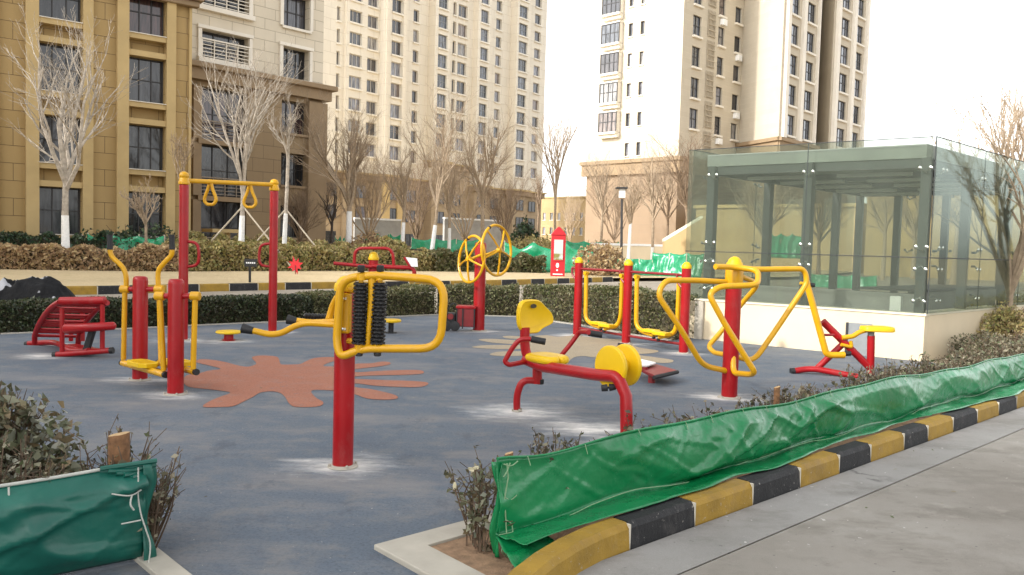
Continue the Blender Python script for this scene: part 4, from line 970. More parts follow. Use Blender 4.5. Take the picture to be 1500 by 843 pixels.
def tarp_sheet(name, s0, s1, ztop, zbot, sd_, n=420, m_=22, skirt=None, mat=None, root=None, P=FP, side=-1):
    mb = MB(); vv = []; rows = m_+1
    for i in range(n+1):
        s = s0+(s1-s0)*i/n; zt = ztop(s); zb = zbot(s)
        for j in range(rows):
            v = j/m_; z = zt*(1-v)+zb*v
            hem = min(1, v*6); belly = math.sin(math.pi*min(1, v))**.8*(.03+.03*noise.noise(V(s*1.1, 2, sd_)))
            off = side*(belly*hem+wr(s, z, sd_)*hem*min(1, (1-v)*5+.15))
            vv.append(P(s, off, z))
        if skirt:
            for j in range(1, 9):
                v = j/8; o_, z_ = skirt(s); off = side*(.0+o_*v+.02*noise.noise(V(s*3, v*2, sd_+3))*v); z = zb*(1-v)+z_*v+.025*(noise.noise(V(s*2.2, v*3, sd_+8))+.3*noise.noise(V(s*9, v*5, sd_)))*math.sin(math.pi*min(v*.9+.05, 1))
                if v < .2: z = max(z, .1)
                vv.append(P(s, off, z))
    R_ = rows+(8 if skirt else 0)
    for i in range(n):
        for j in range(R_-1): a = i*R_+j; mb.f.append((a, a+R_, a+R_+1, a+1)); mb.m.append(0)
    mb.v = [tuple(p) for p in vv]
    o = mb.build(name, mat or M['tarp'], root, ang=180)
    sol = o.modifiers.new('thickness', 'SOLIDIFY'); sol.thickness = .003; return o
q = FP(4, 0, 0)
root = thing('green_tarp_screen', 'long bright green tarpaulin screen tied along the bed beside the striped kerb', 'tarpaulin', q)
ztop = lambda s: .47+.012*math.sin(s*2.1)+.008*math.sin(s*5.3)-(.012*max(0, s-3))+.03*math.exp(-((s+.62)/.2)**2)
zbot = lambda s: .13+.012*math.sin(s*2.7+1)+.01*math.sin(s*6.1)
def skirt(s):
    w = .17+.05*math.sin(s*1.3)+(.1 if s < .3 else 0)*min(1, (.3-s))+.02*math.sin(s*4.4)
    if s > 2.5: w += .06*min(1, (s-2.5)/3)
    return w, .142 if w > .17 else .135
tarp_sheet('sheet', -.64, 11.5, ztop, zbot, 2.0, n=760, skirt=skirt, root=root)
# end flap, folded round the corner
def PE(s, off, z):
    b_ = FP(-.64, 0, z); e_ = V(-.56, .62, 0); nx = V(-.62, -.56, 0); return b_+e_*s+nx*off*-1
mb = MB(); vv = []; nz_ = 26; nu = 8
for i in range(nz_+1):
    z = .02+(.47-.02)*i/nz_
    for j in range(nu+1):
        u = j/nu; wdt = .04+.015*math.sin(z*14)+.03*max(0, (z-.3))*2
        p = FP(-.62, -.02*(1-u), z)+V(-.55, .5, 0)*(u*wdt)+V(-.5, -.5, 0)*(.02*math.sin(u*5+z*20)+.012*noise.noise(V(u*3, z*9, 2)))
        vv.append(p)
mb.add(vv, [(i*(nu+1)+j, i*(nu+1)+j+1, (i+1)*(nu+1)+j+1, (i+1)*(nu+1)+j) for i in range(nz_) for j in range(nu)])
o = mb.build('end_flap', M['tarp'], root, ang=180); o.modifiers.new('t', 'SOLIDIFY').thickness = .003
# lower corner skirt towards the camera
mb = MB(); vv = []
for i in range(13):
    for j in range(13):
        u, v = i/12, j/12; s = -.64+.25*u; w = v*(.3-.05*u)
        p = FP(s, 0, 0)+V(KN.x, KN.y, 0)*(-w)+V(-KD.x, -KD.y, 0)*(.12*v*(1-u)); z = .13*(1-v)+.06*v+.02*noise.noise(V(u*4, v*4, 7))
        if v > .3: z = max(z, .05)
        vv.append(V(p.x, p.y, z))
mb.add(vv, [(i*13+j, i*13+j+1, (i+1)*13+j+1, (i+1)*13+j) for i in range(12) for j in range(12)]); o = mb.build('corner_skirt', M['tarp'], root, ang=180); o.modifiers.new('t', 'SOLIDIFY').thickness = .003
mb = MB(); pts = [FP(s, -.035-.012*math.sin(s*3)-.01*abs(math.sin(s*8)), zbot(s)+.012+.012*math.sin(s*4.3)) for s in np.arange(-.64, 11.4, .05)]; mb.tube(pts, .0024, 6); mb.build('lower_cord', M['string'], root)
mb = MB(); pts = [FP(s, -.004, ztop(s)+.004) for s in np.arange(-.64, 11.4, .08)]; mb.tube(pts, .007, 6); mb.build('upper_hem', M['tarp'], root)
random.seed(5); s = -.45
while s < 10.5:
    mb = MB(); h_ = .03+.03*random.random(); mb.tube([FP(s, .008, ztop(s)+.004), FP(s+.004, -.012, ztop(s)+.006), FP(s+.008*random.random(), -.03, ztop(s)-h_*.7)], .0022, 5); mb.build('cord_tie', M['string'], root); s += .24+.22*random.random()
mb = MB(); e_ = lambda z, du=0: FP(-.60+du, -.03, z); mb.tube([e_(.47), e_(.4, .01), e_(.3, -.01), e_(.22), e_(.13, .01), e_(.05, -.02), e_(-.0, .03)], .0032, 6)
mb.tube(spline([e_(.31, -.01), e_(.29, .03), e_(.305, .07)]), .0025, 6); mb.tube(spline([e_(.2, 0), e_(.17, .04), e_(.13, .05)]), .003, 6); mb.tube(spline([e_(.47, -.02), e_(.455, .03), e_(.47, .07)]), .003, 6); mb.tube(spline([e_(.47, .02), e_(.43, .0), e_(.41, -.02)]), .003, 6); mb.build('corner_cord', M['string'], root)

def stake(label, p, r, h, seed, lean=(0, 0)):
    random.seed(seed); root = thing('wooden_stake', label, 'wooden stake', (p.x, p.y, 0), 'wooden stakes of the tarpaulin screens')
    mb = MB(); n = 14; vv = []; rows = 8
    for i in range(rows):
        for k in range(n):
            a = 6.283*k/n; rr = r*(1+.12*noise.noise(V(math.cos(a)*2, math.sin(a)*2, seed+i*.1))); vv.append(V(p.x+lean[0]*i/7+math.cos(a)*rr, p.y+lean[1]*i/7+math.sin(a)*rr, h*i/(rows-1)*(1+(.0 if i < rows-1 else .015*math.cos(a)))))
    mb.add(vv, [(i*n+k, i*n+(k+1) % n, (i+1)*n+(k+1) % n, (i+1)*n+k) for i in range(rows-1) for k in range(n)]); mb.build('shaft', M['wood'], root)
    mb = MB(); top = vv[-n:]; mb.add(top+[sum(top, V(0, 0, 0))/n+V(0, 0, .004)], [(k, (k+1) % n, n) for k in range(n)]); mb.build('cut_end', M['woodend'], root, smooth=False)
p = D(745, 690, 3.95); stake('short round stake at the near corner of the green tarpaulin screen', p, .021, D(747, 664, 3.95).z, 1)
p = D(1137, 600, 6.05); stake('thin round stake standing in the middle of the dusty bed hedge', p, .022, D(1137, 567, 6.05).z, 2)
# left tarp
LA = D(215, 676, 3.72); LDr = Vector((.775, .632)).normalized(); ztl = LA.z
def LP(s, off=0, z=0): n = Vector((-LDr.y, LDr.x)); return V(LA.x+LDr.x*s+n.x*off, LA.y+LDr.y*s+n.y*off, z)
root = thing('dark_tarp_screen', 'darker teal-green tarpaulin screen with a white top cord in the near left corner', 'tarpaulin', LP(-1, 0, 0))
zl = lambda s: ztl+.008*math.sin(s*4)+(-.028*(-s) if s < 0 else 0)
tarp_sheet('sheet', -3.2, -.02, zl, lambda s: .02, 11.0, n=260, m_=30, mat=M['tarp_dark'], root=root, P=LP)
mb = MB(); mb.tube([LP(s, -.006, zl(s)+.004) for s in np.arange(-3.2, -.15, .05)], .0075, 7); mb.build('top_cord', M['rope_w'], root)
mb = MB()
mb.tube(spline([LP(-.06, -.09, z) for z in (ztl, .4, .33)]+[LP(-.05, -.1, .25), LP(-.03, -.1, .18), LP(-.01, -.1, .1), LP(-.02, -.1, .0)]), .0035, 6)
mb.tube(spline([LP(-.17, -.09, ztl-.1), LP(-.1, -.11, ztl-.115), LP(-.05, -.1, ztl-.1)]), .0035, 6); mb.tube(spline([LP(-.09, -.11, ztl-.11), LP(-.1, -.12, ztl-.15), LP(-.085, -.12, ztl-.18)]), .004, 6)
mb.build('corner_cord', M['rope_w'], root); mb = MB(); mb.tube([LP(-.13, -.09, .22), LP(-.05, -.1, .225)], .0035, 6); mb.build('cord_tie', M['rope_w'], root); mb = MB(); mb.tube([LP(-.55, -.03, zl(-.55)), LP(-.55, -.04, zl(-.55)-.06)], .004, 6); mb.build('cord_tie', M['rope_w'], root); mb = MB(); mb.tube([LP(-.8, -.06, ztl-.2), LP(-.795, -.07, ztl-.225)], .005, 6); mb.build('cord_tie', M['rope_w'], root)
# gathered end
mb = MB(); vv = []
for i in range(31):
    z = ztl*i/30
    for j in range(15):
        u = j/14; a = u*2.6; rr = .035+.02*math.sin(z*18+1)+.02*max(0, z-.38)*4; f = .012*math.sin(u*16+z*9)
        q = LP(-.03+math.sin(a)*(rr+f), -.035+math.cos(a)*-(rr+f)*.6, z); vv.append(q)
mb.add(vv, [(i*15+j, i*15+j+1, (i+1)*15+j+1, (i+1)*15+j) for i in range(30) for j in range(14)]); o = mb.build('gathered_end', M['tarp_dark'], root, ang=180); o.modifiers.new('t', 'SOLIDIFY').thickness = .003
mb = MB()
for k in range(5):
    random.seed(k+20); a0 = LP(-.2+.03*k, -.02-.01*k, ztl+.0-.012*k); a1 = LP(.03, -.05+.012*k, ztl+.01-.02*k); mb.tube(spline([a0, a0.lerp(a1, .5)+V(0, 0, -.012*math.sin(k)), a1], 5), [.004, .014, .012]*1 if False else .011, 7)
mb.build('knotted_folds', M['tarp_dark'], root)
p = D(174, 690, 3.95); stake('thick sawn log stake standing behind the dark tarpaulin screen', p, .048, D(174, 636, 3.95).z, 3)
# ================================================================== HEDGES / PLANTS
hedge('clipped_hedge', 'low clipped dark green hedge edging the far left side of the play area', HL[:5], .85, .43, 46000, .042, M['hedge_leaf'], lump=.07)
hedge('clipped_hedge', 'low clipped olive hedge edging the play area behind the spoked wheels', HL[4:], .85, .46, 46000, .045, M['hedge_leaf2'], lump=.07, hend=1.65)
# bed plants
random.seed(11)
def shrubs(name, label, cat, spots, mat, leaf, n, hgt, rad, root=None, stems=6, group=None):
    p0 = spots[0]; th = thing(name, label, cat, (p0[0], p0[1], 0), group); P = []; mb = MB()
    for (x, y, h, r) in spots:
        for k in range(stems):
            a = random.random()*6.28; l = r*(.3+.7*random.random()); tip = V(x+math.cos(a)*l, y+math.sin(a)*l, h*(.6+.4*random.random())); b0 = V(x+math.cos(a)*.02, y+math.sin(a)*.02, 0)
            mid = b0.lerp(tip, .5)+V(random.gauss(0, .02), random.gauss(0, .02), .03); C_ = spline([b0, mid, tip], 4); mb.tube(C_, [.006, .0025], 4, caps=False)
            for _ in range(2):
                i = random.randint(3, len(C_)-1); e = C_[i]+V(random.gauss(0, .05), random.gauss(0, .05), .03+random.random()*.06); mb.tube([C_[i], e], .002, 3, caps=False)
                for q in range(max(1, n//12)): P.append(tuple(C_[i].lerp(e, random.random())+V(random.gauss(0, .006), random.gauss(0, .006), random.gauss(0, .008))))
            for q in range(n//3):
                t = random.random()**.6; i = min(int(t*(len(C_)-1)), len(C_)-2); c = C_[i].lerp(C_[i+1], random.random()); P.append((c.x+random.gauss(0, .012), c.y+random.gauss(0, .012), c.z+random.gauss(0, .01)))
    mb.build('stems', M['twig'], th); leafobj('foliage', P, leaf, mat, th, aspect=.55); return th
s = -.5; k = 0; spots = []
while s < 14:
    for j in range(2 if s < 2.5 else 4):
        o_ = FENCE_OFF+.10+.5*random.random(); q = K(s+random.random()*.1, o_); hh = .35+.13*random.random()+(.07 if s > 4 else 0); spots.append((q[0], q[1], hh*.9, .13))
    s += .12 if s < 2.5 else .16
shrubs('bed_hedge', 'straggly dusty low hedge growing right behind the bright green tarpaulin screen', 'hedge', spots, M['dryplant'], .034, 34, .5, .14, stems=5)
P_ = [(-.30, 3.98, .42, .08), (-.25, 3.93, .36, .08), (-.2, 3.9, .45, .07), (-.16, 3.95, .3, .07)]
c = D(700, 810, 3.93); sp = [(D(690, 790, 3.98).x, 3.98, .42, .08), (D(703, 790, 3.95).x, 3.95, .46, .06), (D(716, 800, 3.92).x, 3.92, .42, .07), (D(708, 800, 3.9).x, 3.9, .26, .08)]
th = shrubs('young_shrub', 'small leggy shrub with one pale leaf, growing in the open soil corner', 'plant', sp, M['greybush'], .034, 30, .5, .1, stems=4)
mb = MB()
for (x, y, a_) in ((697, 686, .2), (690, 688, -.2)):
    mb = MB(); c = D(x, y, 3.93); L_ = [c+V(math.cos(t)*.016+.0, .004*math.sin(t*2), math.sin(t)*.009+a_*math.cos(t)*.02) for t in [6.283*k/12 for k in range(12)]]; mb.prism(L_, (0, .002, .001)); mb.build('pale_leaf', M['leafpale'], th)
mb = MB(); c = D(666, 712, 3.96); mb.prism([c+V(math.cos(t)*.009, 0, math.sin(t)*.02) for t in [6.283*k/10 for k in range(10)]], (0, .002, 0)); mb.build('pale_leaf', M['leafpale'], th)
mb = MB(); mb.tube([D(699, 792, 3.93), D(702, 730, 3.93), D(696, 690, 3.93)], .003, 5); mb.tube([D(690, 792, 3.96), D(675, 745, 3.96), D(666, 715, 3.96)], .003, 5); mb.build('leaf_stalk', M['twig'], th)
# left foreground bush
def bush(name, label, c, rad, h, n, leaf, mat, seed, z0=0, twig=True, cat='bush', nt=160, group=None, zmin=.1):
    random.seed(seed); th = thing(name, label, cat, (c[0], c[1], z0), group); P = []
    for _ in range(n):
        a = random.random()*6.283; v = random.random(); ph = math.acos(1-v*1.0); rr = (.72+.28*random.random()**.5)*(1+.3*noise.noise(V(math.cos(a)*1.8+seed, math.sin(a)*1.8, ph*2))+.12*noise.noise(V(math.cos(a)*6, math.sin(a)*6, ph*6+seed)))
        if random.random() < .25: rr *= random.random()
        z = z0+max(zmin*h*random.random(), h*rr*math.cos(ph)); P.append((c[0]+rad*rr*math.sin(ph)*math.cos(a), c[1]+rad*rr*math.sin(ph)*math.sin(a), z))
    leafobj('foliage', P, leaf, mat, th)
    if twig:
        mb = MB()
        for _ in range(nt):
            a = random.random()*6.283; ph = random.random()*1.5; rr = .75+.35*random.random(); tip = V(c[0]+rad*rr*math.sin(ph)*math.cos(a), c[1]+rad*rr*math.sin(ph)*math.sin(a), z0+h*rr*math.cos(ph)+.03); b_ = V(c[0]+rad*.35*math.sin(ph)*math.cos(a), c[1]+rad*.35*math.sin(ph)*math.sin(a), z0)
            mb.tube(spline([b_, b_.lerp(tip, .6)+V(random.gauss(0, .03*rad), random.gauss(0, .03*rad), .04*h), tip], 3), [.008*max(rad, .5), .003*max(rad, .5)], 3, caps=False)
        mb.build('twigs', M['twig'], th)
    return th
bush('dusty_bush', 'rounded dusty grey-green bush at the left edge above the dark tarpaulin', (-2.86, 4.28), .5, .66, 5200, .06, M['greybush'], 3, nt=700)
spots = []
random.seed(31)
for k in range(26):
    s = -1.5+1.55*random.random(); q = LP(s, .1+.38*random.random(), 0); spots.append((q.x, q.y, .38+.2*random.random(), .16))
for k in range(4): q = LP(.02+.05*random.random(), .02+.2*random.random(), 0); spots.append((q.x, q.y, .33+.12*random.random(), .15))
shrubs('twiggy_shrubs', 'brown twiggy half-bare shrubs around the thick log stake', 'bush', spots, M['dryplant'], .026, 22, .5, .15, stems=10)

# fallen leaves and grit
random.seed(77); P_ = []
for k in range(150):
    if k < 90: gx, gy = random.uniform(-3.2, 4.5), random.uniform(3.9, 13)
    else: s_ = random.uniform(-1, 9); kk = K(s_, -random.random()**2*1.6-.02); gx, gy = kk
    P_.append((gx, gy, .012))
vv = leaves(P_, .026, jitter=.6); 
mb = MB()
for i in range(len(vv)//4):
    c_ = sum((Vector(x) for x in vv[4*i:4*i+4]), V(0, 0, 0))/4; a_ = random.random()*6.28; h_ = (Vector(vv[4*i])-Vector(vv[4*i+2])).length/2
    e1 = V(math.cos(a_), math.sin(a_), random.uniform(-.3, .3))*h_; e2 = V(-math.sin(a_), math.cos(a_), random.uniform(-.3, .3))*h_*.45
    mb.add([c_-e1, c_+e2+V(0, 0, .003), c_+e1, c_-e2], [(0, 1, 2, 3)])
o = mb.build('fallen_leaves', M['dryplant'], smooth=False); tag(o, 'scattered tiny dry leaves on the ground', 'leaves', kind='stuff')
# far hedges (on the lawn)
def gl(px, Y): p = D(px, 400, Y); return (p.x, p.y)
hedge('grass_hedge', 'wide dry brown ornamental grass hedge in front of the ochre building', [gl(-260, 26.5), gl(0, 29), gl(140, 30), gl(262, 31.2)], 1.6, .85, 24000, .13, M['tan_leaf'], z0=.15, coremat=M['core'], lump=.25)
hedge('green_hedge', 'dark green hedge band behind the dry brown grass at the far left', [gl(-260, 30.5), gl(0, 32), gl(140, 33), gl(262, 34.4)], 1.0, 1.25, 15000, .13, M['dkgreen'], z0=.15, lump=.2)
hedge('olive_hedge', 'olive yellow hedge across the lawn behind the ring frame', [gl(268, 31.5), gl(360, 33.5), gl(470, 36), gl(640, 40)], 2.2, 1.0, 30000, .13, M['olive'], z0=.15, lump=.35)
hedge('olive_hedge', 'taller olive hedge at the foot of the two propped trees', [gl(270, 36), gl(400, 38), gl(560, 41), gl(640, 42)], 1.5, 1.2, 18000, .15, M['olive'], z0=.15, lump=.45)
hedge('olive_hedge', 'small olive hedge between the spoked wheels and the notice cabinet', [gl(640, 39.5), gl(720, 41), gl(800, 41.5)], 1.4, .85, 9000, .15, M['hedge_leaf2'], z0=.15, lump=.4)
bush('round_bush', 'rounded yellow-green bush behind the green netting left of the notice cabinet', gl(783, 52), 2.3, 1.9, 4500, .2, M['olive'], 5, .15, nt=60)
bush('round_bush', 'tan dry bush right of the notice cabinet beside the green netting', gl(880, 41), 1.4, 1.55, 3000, .16, M['tan_leaf'], 6, .15, nt=120)
bush('round_bush', 'low tan bush far off in front of the brown tower base', gl(880, 66), 3.0, 1.8, 2500, .25, M['tan_leaf'], 7, .15, nt=60)
bush('round_bush', 'reddish brown twiggy bush between two whitewashed trunks', gl(545, 45), 1.8, 1.7, 3500, .16, M['tan_leaf'], 8, .15, nt=260)
bush('evergreen_shrub', 'dark conical evergreen shrub in front of the far yellow building', gl(768, 64), 1.3, 3.3, 2500, .25, M['dkgreen'], 9, .15, nt=120)
bush('round_bush', 'clipped yellow-green hedge plant beside the glass pavilion near the right edge', (8.3, 13.8), 1.1, .7, 14000, .05, M['olive'], 12, 0, nt=160)
bush('round_bush', 'sunlit olive hedge plant at the right edge under the bare tree', (11.6, 16.4), 1.8, .85, 14000, .06, M['olive'], 13, 0, nt=160)
bush('round_bush', 'low brown ground shrubs between the cream wall corner and the tarpaulin', (7.4, 11.9), .95, .4, 9000, .035, M['dryplant'], 14, 0, nt=200)
bush('ivy_bush', 'dark green bush patch under the ground-floor window by the green netting', gl(200, 35.2), 3.2, 1.7, 4000, .15, M['dkgreen'], 15, .15, nt=60)

# far green netting
random.seed(9)
def net(label, px0, px1, Y0, Y1, zt, z0=.15, sd_=1, dips=.12):
    a = gl(px0, Y0); c = gl(px1, Y1); A_ = V(a[0], a[1], 0); C_ = V(c[0], c[1], 0); t = (C_-A_); n_ = V(-t.y, t.x, 0).normalized(); mb = MB(); vv = []; N_ = 50; m_ = 8
    for i in range(N_+1):
        u = i/N_; h = zt*(1-dips*abs(math.sin(u*math.pi*3))+dips*.6*noise.noise(V(u*8, sd_, 0)))
        for j in range(m_+1):
            z = z0+h*j/m_; vv.append(A_+t*u+n_*(.12*noise.fractal(V(u*7+sd_, z*2, sd_), 1, 2, 3)-.25*(1-j/m_)**2)+V(0, 0, z))
    mb.add(vv, [(i*(m_+1)+j, (i+1)*(m_+1)+j, (i+1)*(m_+1)+j+1, i*(m_+1)+j+1) for i in range(N_) for j in range(m_)])
    th = thing('green_netting', label, 'netting', A_+V(0, 0, z0), 'green netting around the far beds'); o = mb.build('net_sheet', M['tarp_far'], th, ang=180); o.modifiers.new('t', 'SOLIDIFY').thickness = .02
    for k in range(4):
        u = k/3; q = A_+t*u+n_*.05; mb = MB(); mb.tube([q+V(0, 0, z0), q+V(0, 0, z0+zt*1.03)], .035, 6); mb.build('support_post', M['pole_wood'], th)
net('short green netting strip under the second window of the ochre building', 128, 240, 33.2, 33.6, 1.35, sd_=2)
net('pale green netting behind the spoked wheels', 600, 735, 46, 47, 1.05, sd_=3)
net('wide shiny green netting running behind the notice cabinet', 738, 868, 44, 43, 1.55, sd_=4, dips=.2)
net('low green netting strip right of the tan bush', 896, 956, 43, 42.5, .85, sd_=5, dips=.05)
net('tall green netting panel at the left edge of the glass pavilion', 955, 1030, 42.5, 41, 1.2, sd_=6, dips=.05)
net('small green netting patch far behind the lamp post', 828, 905, 62, 62, 1.4, z0=.6, sd_=7)
net('small pale netting patch beside the dark stubby tree', 490, 512, 48, 48, 1.6, sd_=8)
net('dark green netting strip in front of the grey garden wall', 535, 586, 60, 60, 1.7, z0=.4, sd_=9)
net('dark netting strip between the two slim whitewashed trunks', 602, 700, 62, 62, 1.5, z0=.4, sd_=10)
net('green netting seen through the left glass of the pavilion', 1125, 1175, 50, 50, 1.5, z0=1.2, sd_=12)
net('low green netting seen through the middle of the pavilion', 1185, 1285, 34, 33, .55, sd_=14)

# ================================================================== PAVILION
zB = .69; zT = 3.2; zC = 2.93; zM = 1.49
root = thing('glass_pavilion', 'greenish glass entrance pavilion on a cream base wall with grey steel columns', 'pavilion', (wallC.x, wallC.y, 0))
Cc = wallC.copy(); Lc = wallL.copy(); DEP = 6.2
f3 = lambda p, z=0: V(p.x, p.y, z)
fd = (Lc-Cc); fl = fd.length; fu = fd/fl
Rb = Cc+RD*DEP; Lb = Lc+RD*DEP
fn = Vector((-fu.y, fu.x)); 
if fn.dot(Vector((0, -1))) < 0: fn = -fn
sn = Vector((RD.y, -RD.x))
# base wall
mb = MB(); th_ = .22
def wallseg(mb, a, b, inn, z0, z1, th=.22):
    mb.obox(f3(a, z0), f3(b-a), f3(inn*th), V(0, 0, z1-z0))
wallseg(mb, Cc, Lc+fu*.12, -fn, -.02, zB-.04)
wallseg(mb, Cc-fn*.223, Rb, -sn, -.02, zB-.04)
wallseg(mb, Lc-fn*.223, Lb, sn, -.02, zB-.04)
mb.build('base_wall', M['cream_wall'], root, smooth=False)
mb = MB(); wallseg(mb, Cc+fn*.02+(-fu)*.02, Lc+fu*.14+fn*.02, -fn, zB-.037, zB, .26); mb.build('coping', M['cap'], root, smooth=False, bevel=.008)
mb = MB(); wallseg(mb, Cc-fn*.245, Rb, -sn, zB-.037, zB, .24); wallseg(mb, Lc-fn*.245, Lb, sn, zB-.037, zB, .22); mb.build('coping', M['cap'], root, smooth=False)
# grey hatch in wall (recess look: grey sheet + dark left edge), post shadow strip
def on_front(px, z, off=0.0): 
    p = W(px, 400, (Cc.x, Cc.y), (fu.x, fu.y)); return V(p.x, p.y, z)+f3(fn*off)
a = on_front(1282, 0, .0); c = on_front(1247, 0, .0); zt = W(1250, 473, Cc, fu).z; zb = W(1265, 524, Cc, fu).z
mb = MB(); mb.obox(a+V(0, 0, zb)+f3(fn*.004), c-a, f3(fn*.02), V(0, 0, zt-zb)); mb.build('wall_hatch', M['greybox'], root, smooth=False)
mb = MB(); mb.obox(c+V(0, 0, zb)+f3(fn*.004), f3(fu*.03), f3(fn*.04), V(0, 0, zt-zb)); mb.build('hatch_dark_edge', M['frame_dark'], root, smooth=False)  # dark strip along the left edge of the grey sheet
a = on_front(1034, 0); c = on_front(1022, 0); mb = MB(); mb.obox(a+f3(fn*.003), c-a, f3(fn*.05), V(0, 0, zB-.045)); mb.build('wall_shadow_strip', simple('grey_shadow_tone', (.4, .36, .29), .8), root, smooth=False)  # grey strip stands in for a post's shadow on the wall
# columns
def col(p, z0=zB, w=.13, dn_=.17, zt=zC):
    mb = MB(); u = fu; o_ = Vector(p); mb.obox(f3(o_-u*w/2+fn*dn_/2, z0), f3(u*w), f3(-fn*dn_), V(0, 0, zt-z0)); mb.build('column', M['steel'], root, smooth=False, bevel=.006)
inn = -fn*.16
cols = [W(x, 400, (Cc+inn), fu) for x in (1350, 1180, 1039)]
for c in cols: col((c.x, c.y))
for t_ in (2.15, 4.9, DEP-.2): q = Lc+RD*t_+sn*.0+(-fu)*.16; col(q)
for t_ in (.25, .5, .78): q = Lb-fu*fl*t_-RD*.15; col(q)
for t_ in (1.9, 3.9, DEP-.2): q = Cc+RD*t_+fu*.16; col(q)
# roof
mb = MB(); ins = .1
c1 = Cc+fu*ins+RD*ins; 
P_ = [Cc+fu*.14+RD*.14, Lc-fu*.14+RD*.14, Lb-fu*.14-RD*.1, Rb+fu*.14-RD*.1]
mb.prism([f3(p, zC) for p in P_], V(0, 0, .2)); mb.build('roof', M['roof_metal'], root, smooth=False)
for t_ in (.02, 2.0, 4.0, DEP-.3):
    mb = MB(); a = Cc+fu*.16+RD*(t_+.14); mb.obox(f3(a, zC-.14), f3(fu*(fl-.32)), f3(RD*.1), V(0, 0, .137)); mb.build('roof_beam', M['steel'], root, smooth=False)
for a, b_ in ((Cc+fu*.16+RD*.26, RD), (Lc-fu*.26+RD*.26, RD)):
    mb = MB(); mb.obox(f3(a, zC-.141), f3(RD*(DEP-.6)), f3(fu*.1), V(0, 0, .134)); mb.build('roof_beam', M['steel'], root, smooth=False)
for i in range(2):
    for j in range(5):
        a = Cc+fu*(.55+i*1.5)+RD*(.7+j*1.1); mb = MB(); mb.obox(f3(a, zC-.19), f3(fu*1.1), f3(RD*.09), V(0, 0, .05)); mb.build('light_batten', M['white_panel'], root, smooth=False)
# glass panels (front: 2 wide x 2 high, right side 4 x2, left side 3x2, back 2x2)
def pane(a, b, z0, z1, out):
    mb = MB(); mb.obox(f3(a+out*.03, z0), f3(b-a), f3(out*.012), V(0, 0, z1-z0)); mb.build('glass_pane', M['glass'], root, smooth=False)
def run(a, b, cuts, out):
    n_ = (b-a); L_ = n_.length; n_ = n_/L_
    for i in range(len(cuts)-1):
        p, q = a+n_*(cuts[i]*L_+.006), a+n_*(cuts[i+1]*L_-.006)
        pane(p, q, zB-.03 if False else zB+.004, zM-.008, out); pane(p, q, zM+.008, zT, out)
        if i: 
            mb = MB(); w_ = a+n_*(cuts[i]*L_-.0055)+out*.032; mb.obox(f3(w_, zB+.004), f3(n_*.011), f3(out*.008), V(0, 0, zT-zB)); mb.build('joint_seal', M['rubber_line'], root, smooth=False)
    mb = MB(); mb.obox(f3(a+out*.028, zM-.0075), f3(b-a), f3(out*.016), V(0, 0, .015)); mb.build('joint_seal', M['rubber_line'], root, smooth=False)
    mb = MB(); mb.obox(f3(a+out*.028, zT+.002), f3(b-a), f3(out*.016), V(0, 0, .01)); mb.build('edge_trim', M['rubber_line'], root, smooth=False)
cm = W(1177, 400, Cc, fu); tm = (Vector((cm.x, cm.y))-Cc).length/fl
run(Cc, Lc+fu*.1, [0, tm*fl/(fl+.1), 1], fn)
run(Cc, Rb, [0, .33, .66, 1], sn)
run(Lc, Lb, [0, .33, .66, 1], -sn)
run(Rb, Lb, [0, .5, 1], -fn)
mb = MB(); q = Cc+fn*.03+sn*.03; mb.obox(f3(q-fu*.0, zB), f3(sn*.014), f3(fn*.014), V(0, 0, zT-zB+.01)); mb.build('corner_seal', M['rubber_line'], root, smooth=False)
# spider fittings
def spider(p, z, out, u):
    mb = MB(); c = f3(p, z)
    for du in (-.07, .07):
        e = c+f3(u*du)+V(0, 0, .05 if z > zM else -.05)+f3(out*.05); mb.tube([c, e], .011, 6); mb.lathe(e, [(.028, 0), (.028, .012), (.012, .018)], 12, f3(out))
    mb.tube([c-f3(out*.06), c], .018, 8); mb.build('glass_clamp', M['chrome'], root)
for px in (1039, 1178, 1348):
    for z in (2.72, zM+.1, zM-.12, zB+.22):
        p = W(px, 400, Cc, fu); spider(Vector((p.x, p.y))-fn*.03, z, fn, fu)
for t_ in (.4, 2.05, 4.1):
    for z in (2.72, zM+.1, zM-.12, zB+.22): spider(Cc+RD*t_-sn*.03, z, sn, RD); spider(Lc+RD*t_+sn*.03, z, -sn, RD)
for t_ in (.3, .5, .8):
    for z in (2.72, zM+.1): spider(Lb-fu*fl*t_+fn*.03, z, -fn, fu)
# interior parapet, small white box
mb = MB(); a = Cc+fu*.5+RD*1.0; mb.obox(f3(a, -.01), f3(fu*(fl-1.0)), f3(RD*.18), V(0, 0, .93)); mb.obox(f3(a+RD*.182, -.01), f3(fu*.18), f3(RD*3.6), V(0, 0, .95)); mb.build('stair_parapet', M['stone_grey'], root, smooth=False)
mb = MB(); mb.obox(f3(a-fu*.03-RD*.03, .932 if False else .955), f3(fu*.95), f3(RD*3.7), V(0, 0, .03)); mb.build('parapet_cap', M['frame_dark'], root, smooth=False)
mb = MB(); p = W(1322, 400, Cc-fn*.35, fu); mb.obox(V(p.x, p.y, zB-.05), f3(fu*.16), f3(-fn*.1), V(0, 0, .26)); mb.build('utility_box', M['white_panel'], root, smooth=False, bevel=.01)
sheet('pavilion_floor', [(Cc+fu*.2+RD*.2), (Lc-fu*.2+RD*.2), (Lb-fu*.2-RD*.1), (Rb+fu*.2-RD*.1)], -.008, M['path'])

